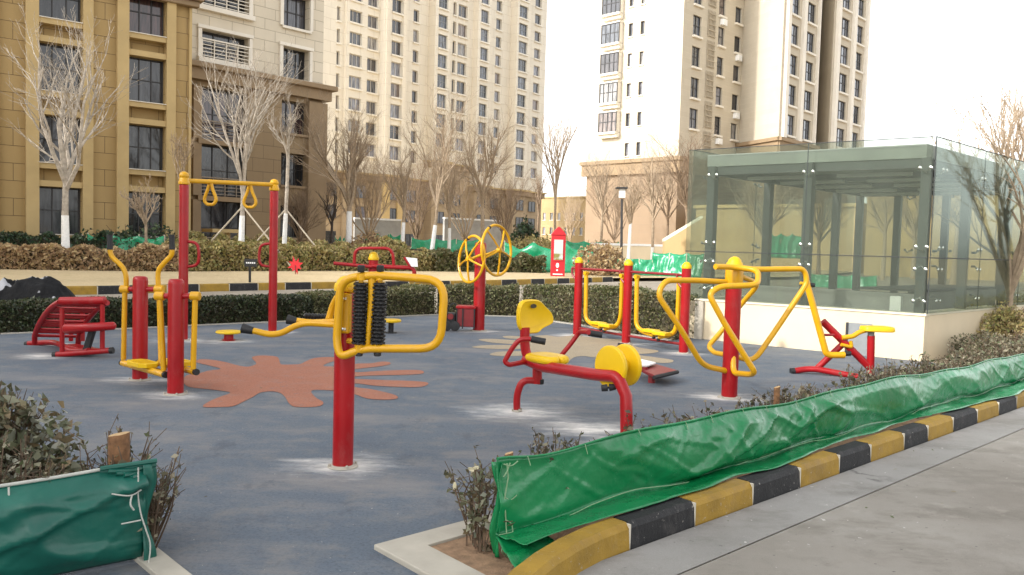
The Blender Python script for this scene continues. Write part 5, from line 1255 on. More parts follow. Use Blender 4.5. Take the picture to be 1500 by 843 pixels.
# ================================================================== BUILDINGS
def bldg(name, label, loc): return thing(name, label, 'building', loc)
class Tower:
    def __init__(s, root): s.root = root; s.win = []; s.stuff = {}
    def window(s, at, t, n, w, h, cols, rows, mats, dist, **k): s.win.append((dist, at, t, n, w, h, cols, rows, mats, k))
    def finish(s, limit=100):
        s.win.sort(key=lambda x: x[0]); cache = {}
        for i, (d, at, t, n, w, h, cols, rows, mats, k) in enumerate(s.win):
            key = (round(t[0], 3), round(t[1], 3), round(w, 2), round(h, 2), cols, rows, tuple(x.name for x in mats), tuple(sorted(k.items())))
            if i < limit:
                if key not in cache:
                    cache[key] = put(window_mb(t, n, w, h, cols, rows, **k), 'window', mats, s.root, at)
                else:
                    o = cache[key].copy(); COL.objects.link(o); o.parent = s.root; o.location = Vector(at)-ORG[s.root]
            else:
                mk = tuple(x.name for x in mats); mb = s.stuff.setdefault(mk, (MB(), mats))[0]; q = window_mb(t, n, w, h, cols, rows, **k)
                for f_, mi_ in zip(q.f, q.m): mb.f.append([a+len(mb.v) for a in f_]); mb.m.append(mi_)
                mb.v += [(x+at[0], y+at[1], z+at[2]) for x, y, z in q.v]
        for mk, (mb, mats) in s.stuff.items():
            o = mb.build('upper_windows', mats, s.root, smooth=False); o['kind'] = 'stuff'

def uof(px, P0, t): p = W(px, 300, P0, t); return (Vector((p.x, p.y))-Vector(P0)).dot(Vector(t))
# ---- left ochre building ----
A85 = D(85, 300, 35.0); A210 = D(210, 300, 37.1); At = Vector((A210.x-A85.x, A210.y-A85.y)).normalized(); An = Vector((At.y, -At.x))
pA0 = Vector((A85.x, A85.y))-At*14; u_ = lambda px: uof(px, pA0, At)
rootA = bldg('apartment_block', 'near ochre stone apartment block at the left edge with framed window bays', (pA0.x+At.x*8, pA0.y+At.y*8, 0))
uE = u_(275); pA1 = pA0+At*uE
M['stoneA'] = stonemat('ochre_stone', At, (.38, .26, .105), (.42, .29, .125), 1.15, .72, (.13, .085, .04), joint=.012)
M['stoneAup'] = stonemat('cream_stone_side', At, (.6, .52, .4), (.64, .56, .44), 1.15, .72, (.3, .25, .18))
w1 = (u_(57), u_(119)); w2 = (u_(187), u_(240)); wz = [(1.45+3*k, 3.42+3*k) for k in range(6)]; w0 = (w1[0]-(w2[0]-w1[0]), w1[1]-(w2[0]-w1[0]))
twA = Tower(rootA); mb = MB(); mbu = MB()
ops = [(a, b_, wz[0][0], wz[3][1]) for a, b_ in (w1, w2, w0)]
facade(mb, pA0, pA1, -.1, 12.4, ops, depth=.3)
ops2 = [(a, b_, z0, z1) for a, b_ in (w1, w2, w0) for z0, z1 in wz[4:]]
facade(mbu, pA0, pA1, 12.4, 19.6, ops2, depth=.3)
back = pA1-An*9; back0 = pA0-An*9
for m_, z0, z1 in ((mb, -.1, 12.4), (mbu, 12.4, 19.6)):
    m_.add([f3(pA1, z0), f3(back, z0), f3(back, z1), f3(pA1, z1)], [(0, 1, 2, 3)]); m_.add([f3(pA0, z0), f3(back0, z0), f3(back0, z1), f3(pA0, z1)], [(3, 2, 1, 0)]); m_.add([f3(back0, z0), f3(back, z0), f3(back, z1), f3(back0, z1)], [(3, 2, 1, 0)])
mb.build('wall', M['stoneA'], rootA, smooth=False); mbu.build('upper_wall', M['stoneAup'], rootA, smooth=False)
mb = MB(); mb.prism([f3(p, 19.6) for p in (pA0, pA1, back, back0)], V(0, 0, .3)); mb.build('roof', M['trim_cream'], rootA, smooth=False)
def bar(mb, P0, t, n, u0, u1, z0, z1, d, off=.003): p = P0+t*u0+n*off; mb.obox(f3(p, z0), f3(t*(u1-u0)), f3(n*d), V(0, 0, z1-z0))
for a, b_ in (w0, w1, w2):
    for z0, z1 in wz:
        twA.window(f3(pA0+At*a, z0), At, An, b_-a, z1-z0, 3, 2, [M['frame_dark'], M['pane'], M['trim_gold']], z0, depth=.3, sill=0, fr=.05, mull=.045)
    mb = MB(); pw = .42 if True else 0
    bar(mb, pA0, At, An, a-.5, a-.02, -.1, 12.35, .28); bar(mb, pA0, At, An, b_+.02, b_+.42, -.1, 12.35, .28); mb.build('pilaster', M['trim_gold'], rootA, smooth=False)
    for k, (z0, z1) in enumerate(wz[:4]):
        if k: mb = MB(); q_ = pA0+At*a-An*.27; mb.obox(f3(q_, wz[k-1][1]+.004), f3(At*(b_-a)), f3(-An*.06), V(0, 0, z0-wz[k-1][1]-.008)); mb.build('spandrel', M['stoneA'], rootA, smooth=False)
        mb = MB(); bar(mb, pA0, At, An, a-.017, b_+.017, z0-.26, z0-.02, .42, off=-.2); mb.build('sill_band', M['trim_gold'], rootA, smooth=False)
        mb = MB(); bar(mb, pA0, At, An, a-.017, b_+.017, z1+.02, z1+.27, .4, off=-.2); mb.build('lintel_band', M['trim_gold'], rootA, smooth=False)
        mb = MB(); bar(mb, pA0, At, An, a-.016, b_+.016, z0-.035, z0-.005, .27); mb.build('sill', M['trim_cream'], rootA, smooth=False)
mb = MB(); 
bar(mb, pA0, At, An, -.4, uE+.35, 12.0, 12.25, .42, off=.004); bar(mb, pA0, At, An, -.5, uE+.5, 12.253, 12.6, .62, off=.004); mb.build('cornice', M['trim_brown'], rootA, smooth=False, bevel=.04)
mb = MB(); bar(mb, pA0, At, An, u_(40)-.0, u_(46.5), -.1, 11.99, .1, off=.29) if False else bar(mb, pA0, At, An, uE-.02, uE+.1, -.1, 11.99, .12); mb.build('corner_trim', M['trim_gold'], rootA, smooth=False)
twA.finish()
# ---- building B ----
pB0 = D(262, 300, 43.0); pB1 = D(470, 300, 49.3); P0 = Vector((pB0.x, pB0.y)); P1 = Vector((pB1.x, pB1.y)); Bt = (P1-P0).normalized(); Bn = Vector((Bt.y, -Bt.x)); P0 = P0-Bt*2; u_ = lambda px: uof(px, P0, Bt); Lb_ = (P1-P0).length
rootB = bldg('apartment_block', 'brown and cream apartment block with balconies behind the two propped trees', (P0.x, P0.y, 0))
M['stoneB'] = stonemat('brown_stone', Bt, (.27, .19, .105), (.3, .215, .12), 1.3, .75, (.14, .1, .06))
M['stoneBup'] = stonemat('cream_stone', Bt, (.62, .55, .43), (.66, .59, .47), 1.3, .6, (.35, .3, .22), joint=.016)
M['stoneBend'] = stonemat('cream_stone_end', (-Bn.x, -Bn.y), (.66, .59, .46), (.7, .62, .49), 1.3, .6, (.42, .36, .27))
twB = Tower(rootB); c1 = (u_(293), u_(361)); c2 = (u_(411), u_(449))
rows_ = [(.35, 2.45)]+[(.62+3*k, 3.47+3*(k-1)+3.0-0.0) for k in range(1, 1)]
op = []; zc = 10.35
B1 = [(.5, 3.47), (3.72, 6.47), (6.72, 9.47)]; B2 = [(1.6, 3.47), (4.62, 6.47), (7.62, 9.47)]
U1 = [(11.0, 12.47), (13.72, 15.5), (16.72, 18.5)]; U2 = [(10.75, 12.5), (13.65, 15.5), (16.65, 18.5)]
mb = MB(); facade(mb, P0, P1, -.1, zc, [(c1[0], c1[1], a, b_) for a, b_ in B1]+[(c2[0], c2[1], a, b_) for a, b_ in B2], depth=.5); q1 = P1-Bn*11; q0 = P0-Bn*11
for m_, z0, z1 in ((mb, -.1, zc),): m_.add([f3(P1, z0), f3(q1, z0), f3(q1, z1), f3(P1, z1)], [(0, 1, 2, 3)]); m_.add([f3(q0, z0), f3(q1, z0), f3(q1, z1), f3(q0, z1)], [(3, 2, 1, 0)]); m_.add([f3(P0, z0), f3(q0, z0), f3(q0, z1), f3(P0, z1)], [(3, 2, 1, 0)])
mb.build('wall', M['stoneB'], rootB, smooth=False)
mb = MB(); facade(mb, P0, P1, zc, 19.6, [(c1[0], c1[1], a, b_) for a, b_ in U1]+[(c2[0], c2[1], a, b_) for a, b_ in U2], depth=.5)
z0, z1 = zc, 19.6; mb.add([f3(P1, z0), f3(q1, z0), f3(q1, z1), f3(P1, z1)], [(0, 1, 2, 3)]); mb.add([f3(q0, z0), f3(q1, z0), f3(q1, z1), f3(q0, z1)], [(3, 2, 1, 0)]); mb.add([f3(P0, z0), f3(q0, z0), f3(q0, z1), f3(P0, z1)], [(3, 2, 1, 0)])
mb.build('upper_wall', M['stoneBup'], rootB, smooth=False)
mb = MB(); mb.prism([f3(p, 19.6) for p in (P0, P1, q1, q0)], V(0, 0, .3)); mb.build('roof', M['trim_cream'], rootB, smooth=False)
for (c, R_, cols, rw) in ((c1, B1+U1, 3, 2), (c2, B2+U2, 3, 2)):
    for a, b_ in R_: twB.window(f3(P0+Bt*c[0], a), Bt, Bn, c[1]-c[0], b_-a, cols, rw, [M['frame_dark'], M['pane'], M['trim_brown'] if b_ < 10 else M['trim_cream']], a, depth=.5, sill=.14 if c is c2 else 0, fr=.06)
twB.finish()
for a, b_ in B1+U1:     # balcony rails
    mb = MB(); up = b_ > 10
    for k in range(5): bar(mb, P0, Bt, Bn, c1[0]-.1, c1[1]+.1, a+.08+k*.19, a+.12+k*.19, .05, off=.02)
    for k in range(5): bar(mb, P0, Bt, Bn, c1[0]+(c1[1]-c1[0])*k/4-.02, c1[0]+(c1[1]-c1[0])*k/4+.03, a, a+.92, .05, off=.072)
    bar(mb, P0, Bt, Bn, c1[0]-.12, c1[1]+.12, a+.93, a+1.0, .12, off=.02)
    mb.build('balcony_rail', M['trim_cream'] if up else simple('brown_rail', (.25, .2, .15), .6) if 'brown_rail' not in bpy.data.materials else bpy.data.materials['brown_rail'], rootB, smooth=False)
    mb = MB(); bar(mb, P0, Bt, Bn, c1[0]-.25, c1[1]+.25, a-.28, a-.03, .3, off=.004); mb.build('balcony_slab', M['trim_cream'] if up else M['trim_brown'], rootB, smooth=False)
for a, b_ in B1:
    mb = MB(); bar(mb, P0, Bt, Bn, c1[0]-.5, c1[0]-.06, a-.02, b_, .25, off=.004); mb.build('pilaster', M['trim_brown'], rootB, smooth=False)
mb = MB(); bar(mb, P0, Bt, Bn, Lb_-1.05, Lb_+.2, -.1, 9.6, .25, off=.004); mb.build('corner_pier', M['trim_brown'], rootB, smooth=False)
for c, zz0, zz1 in ((c1, U1, 0), (c2, U2, 0)):
    for a, b_ in zz0:
        mb = MB(); bar(mb, P0, Bt, Bn, c[0]-.22, c[0]-.02, a, b_+.0, .12, off=.004); bar(mb, P0, Bt, Bn, c[1]+.02, c[1]+.2, a, b_, .12, off=.004); bar(mb, P0, Bt, Bn, c[0]-.25, c[1]+.25, b_+.02, b_+.2, .16, off=.004); mb.build('window_surround', M['trim_cream'], rootB, smooth=False)
mb = MB(); bar(mb, P0, Bt, Bn, -.3, Lb_+.35, 9.75, 10.33, .45, off=.004); mb.obox(f3(P1+Bt*.004, 9.75), f3(Bt*.35), f3(-Bn*3), V(0, 0, .58)); mb.build('cornice', M['trim_brown'], rootB, smooth=False)
mb = MB(); bar(mb, P0, Bt, Bn, -.5, Lb_+.6, 10.333, 10.62, .75, off=.004); mb.obox(f3(P1+Bt*.004, 10.333), f3(Bt*.6), f3(-Bn*3), V(0, 0, .287)); mb.build('cornice_cap', M['trim_brown'], rootB, smooth=False, bevel=.05)
# entrance canopy
a = P0+Bt*(u_(276)); mb = MB(); mb.obox(f3(a+Bn*1.5, 1.75), f3(Bt*1.6), f3(Bn*1.2), V(0, 0, .18)); mb.obox(f3(a+Bn*1.8+Bt*.9, .0), f3(Bt*.35), f3(Bn*.35), V(0, 0, 1.75)); mb.build('porch', M['trim_gold'], rootB, smooth=False)

# ---- tower 1 ----
TA = D(462, 300, 111); TB = D(795, 300, 150); P0 = Vector((TA.x, TA.y)); P1 = Vector((TB.x, TB.y)); Tt = (P1-P0).normalized(); Tn = Vector((Tt.y, -Tt.x)); u_ = lambda px: uof(px, P0, Tt)
root1 = bldg('apartment_tower', 'wide pale high-rise apartment tower left of centre with brown podium', (P0.x, P0.y, 0))
cw1, cw2 = (.72, .66, .55), (.76, .7, .59)
M['t1'] = stonemat('tower_stone', Tt, cw1, cw2, 2.4, 1.5, (.5, .43, .33), joint=.02)
M['t1r'] = stonemat('tower_stone_return', (-Tn.x, -Tn.y), (.72, .65, .53), (.74, .67, .55), 2.4, 1.5, (.55, .48, .38), joint=.02)
M['t1b'] = stonemat('podium_stone', Tt, (.36, .27, .165), (.4, .3, .19), 2.0, 1.0, (.22, .16, .1))
segs = [(466, 500, .0, [(489, 494, 2, 1, .3, 1.9)]), (500, 551, .5, [(508, 526, 3, 1, .75, 1.7), (534, 549, 2, 1, .6, 1.8)]), (551, 590, 1.7, [(569, 584, 2, 1, .65, 2.0)]), (590, 622, .0, [(600, 608, 1, 1, .85, 1.85)]),
        (622, 654, 1.5, [(636.5, 650, 3, 2, .65, 2.1)]), (654, 687, .3, [(657.5, 662, 1, 1, .6, 2.0), (665, 678, 2, 1, .6, 2.0)]), (687, 713, 1.4, [(698, 709.5, 3, 2, .65, 2.1)]), (713, 741, .0, [(720, 728, 1, 1, .85, 1.85)]),
        (741, 770, 1.5, [(753.5, 766, 3, 2, .65, 2.1)]), (770, 793, .4, [(776, 785, 1, 1, .75, 1.8)])]
def uo(px, off): o_ = P0+Tn*off; p = W(px, 300, o_, Tt); return (Vector((p.x, p.y))-o_).dot(Tt)
UB = [uo(466, 0)]
for s_ in segs: UB.append(uo(s_[1], s_[2]))
tw = Tower(root1); mb = MB(); mbr = MB(); mbb = MB(); ZT = 57.0
prev = None
def zpod(px): return 14.1 if 625 < px < 690 else 11.1
for si, (a, b_, off, wins) in enumerate(segs):
    ua, ub = UB[si], UB[si+1]; pa = P0+Tt*ua+Tn*off; pb = P0+Tt*ub+Tn*off; zp = zpod((a+b_)/2)
    ops = []
    for (x0, x1, cl, rw, s0, hh) in wins:
        p = W(x0, 300, pa, Tt); uu0 = (Vector((p.x, p.y))-pa).dot(Tt); p = W(x1, 300, pa, Tt); uu1 = (Vector((p.x, p.y))-pa).dot(Tt)
        uu0 = max(uu0, .3); uu1 = min(uu1, ub-ua-.25); k = 0
        while True:
            zz = 12.4+3*k; k += 1
            if zz-hh < zp+.3: continue
            if zz > ZT-1: break
            ops.append((uu0, uu1, zz-hh, zz)); blue = rw == 2
            mats = [M['frame_light'] if not blue else M['greybox'], M['pane_blue'] if blue else M['pane_far'], M['trim_cream']]
            tw.window(f3(pa+Tt*uu0, zz-hh), Tt, Tn, uu1-uu0, hh, cl, rw, mats, zz+(pa.length)*.1, depth=.35, sill=.22, fr=.07, mull=.07)
        if off > 1.5:
            k = 0
            m2 = MB()
            while 12.4+3*k < ZT-1:
                zz = 12.4+3*k; k += 1
                if zz-hh-.3 < zp: continue
                q = pa+Tt*uu0; 
    facade(mb, pa, pb, zp, ZT, ops, depth=.35); facade(mbb, pa, pb, -.1, zp, [], depth=.3)
    if prev is not None:
        pp, poff, pzp = prev
        zlo = min(zp, pzp)
        (mbr if True else mb).add([f3(pp, zlo), f3(pa, zlo), f3(pa, ZT), f3(pp, ZT)], [(0, 1, 2, 3)] if off < poff else [(0, 1, 2, 3)])
        mbb.add([f3(pp, -.1), f3(pa, -.1), f3(pa, zlo), f3(pp, zlo)], [(0, 1, 2, 3)])
    prev = (pb, off, zp)
pe = prev[0]; pr = pe-Tn*16; ps = P0+Tt*UB[0]; pl_ = ps-Tn*16
for m_, z0, z1 in ((mbr, 11.1, ZT), (mbb, -.1, 11.1)):
    m_.add([f3(pe, z0), f3(pr, z0), f3(pr, z1), f3(pe, z1)], [(0, 1, 2, 3)]); m_.add([f3(pl_, z0), f3(ps, z0), f3(ps, z1), f3(pl_, z1)], [(0, 1, 2, 3)]); m_.add([f3(pl_, z0), f3(pr, z0), f3(pr, z1), f3(pl_, z1)], [(3, 2, 1, 0)])
mb.build('wall', M['t1'], root1, smooth=False); mbr.build('wall_return', M['t1r'], root1, smooth=False); mbb.build('podium_wall', M['t1b'], root1, smooth=False)
mb = MB(); mb.prism([f3(p, ZT) for p in (ps, pe, pr, pl_)], V(0, 0, .5)); mb.build('roof', M['trim_cream'], root1, smooth=False)
tw.finish()
for si, (a, b_, off, wins) in enumerate(segs):
    ua, ub = UB[si], UB[si+1]; zp = zpod((a+b_)/2); mb = MB(); bar(mb, P0, Tt, Tn, ua-.3, ub+.3, zp-1.0-.01*off, zp-.2, off+.5, off=.0); mb.build('podium_cornice', M['trim_brown'], root1, smooth=False)
    mb = MB(); bar(mb, P0, Tt, Tn, ua-.5, ub+.5, zp-.197-.01*off, zp+.05+.01*off, off+.8, off=.0); mb.build('cornice_cap', M['trim_gold'], root1, smooth=False)
    if off > 1.5:
        for uu in (ua-.1, ub-1.3): 
            mb = MB(); bar(mb, P0, Tt, Tn, uu, uu+1.4, -.1, zp-1.02, .3, off=off+.003); mb.build('podium_pier', M['trim_gold'], root1, smooth=False)
        mb = MB(); bar(mb, P0, Tt, Tn, ua+.1, ua+.7, zp+.08, ZT, .3, off=off+.003); bar(mb, P0, Tt, Tn, ub-.8, ub-.2, zp+.08, ZT, .3, off=off+.003); mb.build('pilaster', M['t1r'], root1, smooth=False)
    # podium openings
    if ub-ua > 3:
        for zz in (1.0, 4.6, 7.6):
            mbw = window_mb(Tt, Tn, 1.9, 1.8, 2, 1, depth=-.06, sill=.1); put(mbw, 'podium_window', [M['frame_dark'], M['pane'], M['trim_brown']], root1, f3(P0+Tt*((ua+ub)/2-.9)+Tn*(off+.02), zz))
# ---- tower 2 ----
def XY(px, Y): p = D(px, 300, Y); return Vector((p.x, p.y))
p0, p1, p2, p3, p4, p4b, p5, p6 = XY(858, 88.5), XY(991, 80.5), XY(1078, 88.5), XY(1136, 82.5), XY(1186, 88.5), XY(1186, 96), XY(1209, 90.3), XY(1257, 96.5)
root2 = bldg('apartment_tower', 'cream high-rise apartment tower right of centre behind the glass pavilion', (p1.x, p1.y, 0))
tw = Tower(root2); ZT = 38.5; rowz = [12.55+3.03*k for k in range(9)]
def face(P0, P1, zp, wins, key, c1=(.5, .44, .34), c2=(.53, .47, .37), zt=ZT, pod=True):
    t = (P1-P0).normalized(); n = Vector((t.y, -t.x)); mt = stonemat('tower_stone_'+key, t, c1, c2, 3.2, .52, (.6, .53, .41), joint=.012)
    mb = MB(); ops = []
    for (x0, x1, cl, rw, hh, dz, kind) in wins:
        p = W(x0, 300, P0, t); u0 = max(.15, (Vector((p.x, p.y))-P0).dot(t)); p = W(x1, 300, P0, t); u1 = min((P1-P0).length-.1, (Vector((p.x, p.y))-P0).dot(t))
        for zz in rowz:
            z = zz+dz
            if z > zt-.5 or z-hh < zp+.1: continue
            if kind != 'bay':
                ops.append((u0, u1, z-hh, z)); mats = [M['frame_dark'], M['pane_blue'] if kind == 'blue' else M['pane_far'], M['trim_cream']]
                tw.window(f3(P0+t*u0, z-hh), t, n, u1-u0, hh, cl, rw, mats, z, depth=.22, sill=.2 if kind != 'slit' else .1, fr=.07, mull=.07)
            else:
                tw.window(f3(P0+t*u0+n*.62, z-hh), t, n, u1-u0, hh, cl, rw, [M['frame_dark'], M['pane_far'], M['trim_cream']], z, depth=.0, sill=.22, fr=.08, mull=.07)
                m2 = MB(); m2.obox(f3(P0+t*(u0-.0)+n*.01, z-hh-.55), f3(t*(u1-u0)), f3(n*.55), V(0, 0, .5)); m2.obox(f3(P0+t*(u0-.05)+n*.01, z+.01), f3(t*(u1-u0+.1)), f3(n*.66), V(0, 0, .12)); 
                m2.obox(f3(P0+t*u0+n*.01, z-hh), f3(t*(u1-u0)), f3(n*.55), V(0, 0, hh)); m2.build('bay_box', M['trim_cream'], root2, smooth=False)
    facade(mb, P0, P1, zp, zt, ops, depth=.22); mb.build('wall', mt, root2, smooth=False)
    if pod:
        mb = MB(); facade(mb, P0, P1, -.1, zp, []); mb.build('podium_wall', M['t2pod'], root2, smooth=False)
        mb = MB(); bar(mb, P0, t, n, -.45, (P1-P0).length+.45, zp-1.5, zp-.35, .4, off=0); mb.build('podium_cornice', M['trim_brown'], root2, smooth=False)
        mb = MB(); bar(mb, P0, t, n, -.6, (P1-P0).length+.6, zp-.347, zp+.02, .62, off=0); mb.build('cornice_cap', M['trim_brown'], root2, smooth=False)
    return t, n
M['lattice'] = simple('taupe_lattice', (.42, .36, .27), .8)
M['t2pod'] = stonemat('podium_stone_b', (p1-p0).normalized(), (.25, .175, .11), (.27, .19, .12), 2.4, .8, (.26, .2, .14))  # brown stone, darkened so its colour also carries the podium's shade
face(p0, p1, 10.6, [(878, 904, 4, 2, 2.05, 0, 'bay'), (912, 918, 1, 1, 1.35, -.2, 'slit'), (929, 935, 1, 1, 1.35, -.2, 'slit')], 'a')
t, n = face(p1, p2, 10.6, [(1005, 1017, 2, 2, 2.0, 0, 'blue'), (1042, 1051, 1, 2, 1.9, -.2, 'w'), (1066, 1075, 1, 1, 1.7, -.5, 'w')], 'b')
for k in range(9):
    z = 10.8+3.03*k; mb = MB()
    a = W(1026, 300, p1, t); b_ = W(1037, 300, p1, t)
    for q in range(6): pp = Vector((a.x, a.y)).lerp(Vector((b_.x, b_.y)), q/5.6); mb.obox(f3(pp+n*.05, z+.1), f3(t*.07), f3(n*.06), V(0, 0, 2.7))
    for q in range(5): mb.obox(f3(Vector((a.x, a.y))+n*.112, z+.2+q*.55), f3(Vector((b_.x-a.x, b_.y-a.y))), f3(n*.05), V(0, 0, .08))
    mb.build('lattice_screen', M['lattice'], root2, smooth=False)
face(p2, p3, 13.0, [], 'c'); face(p3, p4, 13.0, [(1146, 1158.5, 3, 2, 2.1, 0, 'blue'), (1170.5, 1182, 3, 2, 2.1, 0, 'blue')], 'd')
face(p4, p4b, 10.6, [], 'e', pod=False); face(p4b, p5, 10.6, [], 'f', (.6, .53, .42), (.62, .55, .44)); face(p5, p6, 10.6, [(1220, 1232, 3, 2, 2.1, 0, 'blue'), (1241, 1252, 3, 2, 2.1, 0, 'blue')], 'g')
bk_ = Vector((p6.x-8, p6.y+16)); bl_ = Vector((p0.x+4, p0.y+22))
face(p6, bk_, 10.6, [], 'h', pod=True); face(bk_, bl_, 0, [], 'i', pod=False); face(bl_, p0, 0, [], 'j', pod=False)
tw.finish()
for P0_, P1_, xs in ((p3, p4, (1141, 1164, 1187)), (p5, p6, (1214, 1237, 1256))):
    t = (P1_-P0_).normalized(); n = Vector((t.y, -t.x))
    for x in xs: 
        mb = MB(); p = W(x, 300, P0_, t); u = (Vector((p.x, p.y))-P0_).dot(t); bar(mb, P0_, t, n, max(u-.35, .02), min(u+.35, (P1_-P0_).length), 13.1, ZT, .35); mb.build('pilaster', M['trim_cream'], root2, smooth=False)
mb = MB(); mb.prism([f3(p, ZT) for p in (p0, p1, p2, p3, p4, p4b, p5, p6, bk_, bl_)], V(0, 0, .4)); mb.build('roof', M['trim_cream'], root2, smooth=False)

for k, zz in enumerate(rowz[1:7]):
    if k % 3 == 2: continue
    t = (p2-p1).normalized(); n = Vector((t.y, -t.x)); a = W(1068 if k % 2 else 1044, 300, p1, t); a = V(a.x, a.y, zz-.5-1.7-.85)+f3(n*.01)
    mb = MB(); mb.obox(a, f3(t*.85), f3(n*.35), V(0, 0, .6)); mb.lathe(a+f3(t*.35+n*.351)+V(0, 0, .3), [(.22, 0), (.22, .02), (.05, .03)], 14, f3(n)); mb.build('air_conditioner', M['white_panel'], root2, smooth=False, bevel=.03)

# ---- far yellow buildings, garden walls ----
M['yfar'] = stonemat('far_ochre', (1, 0), (.4, .28, .13), (.44, .32, .16), 2.5, 1.2, (.45, .33, .16))
def lowb(label, a, c, h, mat, wins=0, dep=8, name='low_building', roofm='trim_gold', z0=-.1, roofh=.3):
    A_, C_ = Vector(a), Vector(c); t = (C_-A_).normalized(); n = Vector((t.y, -t.x)); L_ = (C_-A_).length; th = bldg(name, label, f3((A_+C_)/2)); mb = MB(); ops = []
    if wins:
        for k in range(wins):
            for z in np.arange(1.0, h-2, 3.0): u0 = L_*(k+.3)/wins; ops.append((u0, u0+L_*.4/wins, float(z), float(z)+1.5))
    facade(mb, A_, C_, z0, h, ops); b0, b1 = A_-n*dep, C_-n*dep
    mb.add([f3(C_, z0), f3(b1, z0), f3(b1, h), f3(C_, h)], [(0, 1, 2, 3)]); mb.add([f3(b0, z0), f3(A_, z0), f3(A_, h), f3(b0, h)], [(0, 1, 2, 3)]); mb.add([f3(b0, z0), f3(b1, z0), f3(b1, h), f3(b0, h)], [(3, 2, 1, 0)]); mb.build('wall', mat, th, smooth=False)
    for o_ in ops: put(window_mb(t, n, o_[1]-o_[0], 1.5, 2, 1), 'window', [M['frame_light'], M['pane_far'], M['trim_cream']], th, f3(A_+t*o_[0], o_[2]))
    mb = MB(); mb.obox(f3(A_+n*.2-t*.2, h+.003), f3(t*(L_+.4)), f3(-n*(dep+.4)), V(0, 0, roofh)); mb.build('roof', M[roofm], th, smooth=False); return th
lowb('low golden building seen far off between the two towers', XY(772, 175), XY(858, 165), 11.5, M['yfar'], 8, 14)
lowb('yellow building seen through the right part of the glass pavilion', XY(1270, 62), XY(1700, 52), 6.0, M['yfar'], 0, 8)
lowb('yellow building seen through the middle of the glass pavilion', XY(1020, 78), XY(1262, 68), 5.5, M['yfar'], 0, 5)
def gwall(label, a, c, h, z0=0, mat='stone_grey', cap='white_paint'):
    A_, C_ = Vector(a), Vector(c); t = (C_-A_).normalized(); n = Vector((t.y, -t.x)); th = thing('garden_wall', label, 'wall', f3((A_+C_)/2)); mb = MB(); mb.obox(f3(A_), f3(C_-A_), f3(-n*.25), V(0, 0, h)); mb.build('wall', M[mat], th, smooth=False); mb = MB(); mb.obox(f3(A_+n*.05, h+.003), f3(C_-A_), f3(-n*.35), V(0, 0, .15)); mb.build('coping', M[cap], th, smooth=False)
gwall('grey garden wall with a pale top in front of the left tower podium', XY(520, 64), XY(588, 66), 3.2)
gwall('grey garden wall stepping down beside the centre of the tower podium', XY(652, 70), XY(735, 74), 3.6)
gwall('low white garden wall below the bare trees at the brown tower base', XY(868, 58), XY(1010, 55), 1.7, mat='cream_wall')
th = thing('ramp_roof', 'small ochre sloped ramp wall at the left edge of the pavilion', 'wall', f3(XY(980, 50)))
a, c = XY(975, 50), XY(1030, 48); mb = MB(); P_ = [f3(a, 0), f3(c, 0), f3(c, 3.4), f3(a, 2.0)]; mb.prism(P_, V(0, .5, 0)); mb.build('ramp_wall', M['yfar'], th, smooth=False); mb = MB(); mb.prism([f3(a, 2.01), f3(c, 3.41), f3(c, 3.55), f3(a, 2.15)], V(0, .7, 0)); mb.build('coping', M['cap'], th, smooth=False)
# unseen block added behind the camera to shade the playground
th = bldg('apartment_block', 'unseen plain block added behind and left of the viewer to shade the playground', (-45, -8, 0))
mb = MB(); a, c = Vector((-66, 28)), Vector((-30, -36)); t = (c-a).normalized(); n = Vector((-t.y, t.x)); mb.obox(f3(a), f3(c-a), f3(n*-14 if n.x > 0 else n*14), V(0, 0, 29)); mb.build('wall', M['trim_cream'], th, smooth=False)
mb = MB(); mb.obox(f3(a, 29.003), f3(c-a), f3(n*-14 if n.x > 0 else n*14), V(0, 0, .5)); mb.build('roof', M['trim_brown'], th, smooth=False)

# ================================================================== TREES
def TR(label, px, Y, ytop, yfork, r0, seed, **k):
    k.setdefault('group', 'bare winter trees around the garden')
    b = D(px, 360, Y); b.z = k.pop('z0', .15); top = D(px, ytop, Y).z; fk = D(px, yfork, Y).z; 
    return tree(label, b, top-b.z, max(.4, fk-b.z), r0, seed, **k)
TR('big pale bare tree with whitewashed trunk in front of the ochre building', 97, 30.5, 40, 262, .15, 3, white=2.0, limbs=6, nch=(6, 4, 3), ang=.58, spread=.42, upb=.09)
TR('tall bare tree held by two wooden props behind the ring frame', 355, 35, 62, 268, .13, 4, white=2.3, limbs=6, nch=(6, 4, 3), ang=.5, spread=.17, props=2, upb=.1)
TR('slimmer propped bare tree right of the ring frame', 418, 37, 140, 200, .1, 5, white=2.5, limbs=5, nch=(5, 4, 3), ang=.5, spread=.35, props=2)
TR('low bushy bare tree under the second window column', 213, 33, 258, 318, .07, 6, white=.5, bark='bark3', limbs=7, nch=(5, 4, 3), ang=.6, spread=.8)
TR('thin leaning bare tree beside the left post of the ring frame', 258, 34.5, 185, 250, .06, 8, white=0, bark='bark3', limbs=5, nch=(5, 4, 3), spread=.2, ang=.4, lean=(.35, 0))
TR('large spreading bare tree in front of the left end of the tower podium', 512, 46, 140, 290, .19, 9, white=3.0, limbs=7, nch=(6, 6, 4), ang=.5, spread=.5, bark='bark3')
TR('dark stubby pruned tree left of the large spreading tree', 486, 47, 262, 320, .1, 10, white=0, bark='bark4', limbs=6, nch=(3, 3), ang=.8, spread=.9, sides=4)
TR('bare tree with twin whitewashed trunks in front of the grey garden wall', 590, 47, 225, 292, .12, 11, white=2.5, limbs=5, nch=(5, 5, 4), bark='bark3', spread=.5)
TR('bare tree leaning right with a bright white trunk behind the green netting', 630, 43, 150, 300, .12, 12, white=2.3, limbs=5, nch=(6, 5, 4), bark='bark3', lean=(.3, 0), spread=.45)
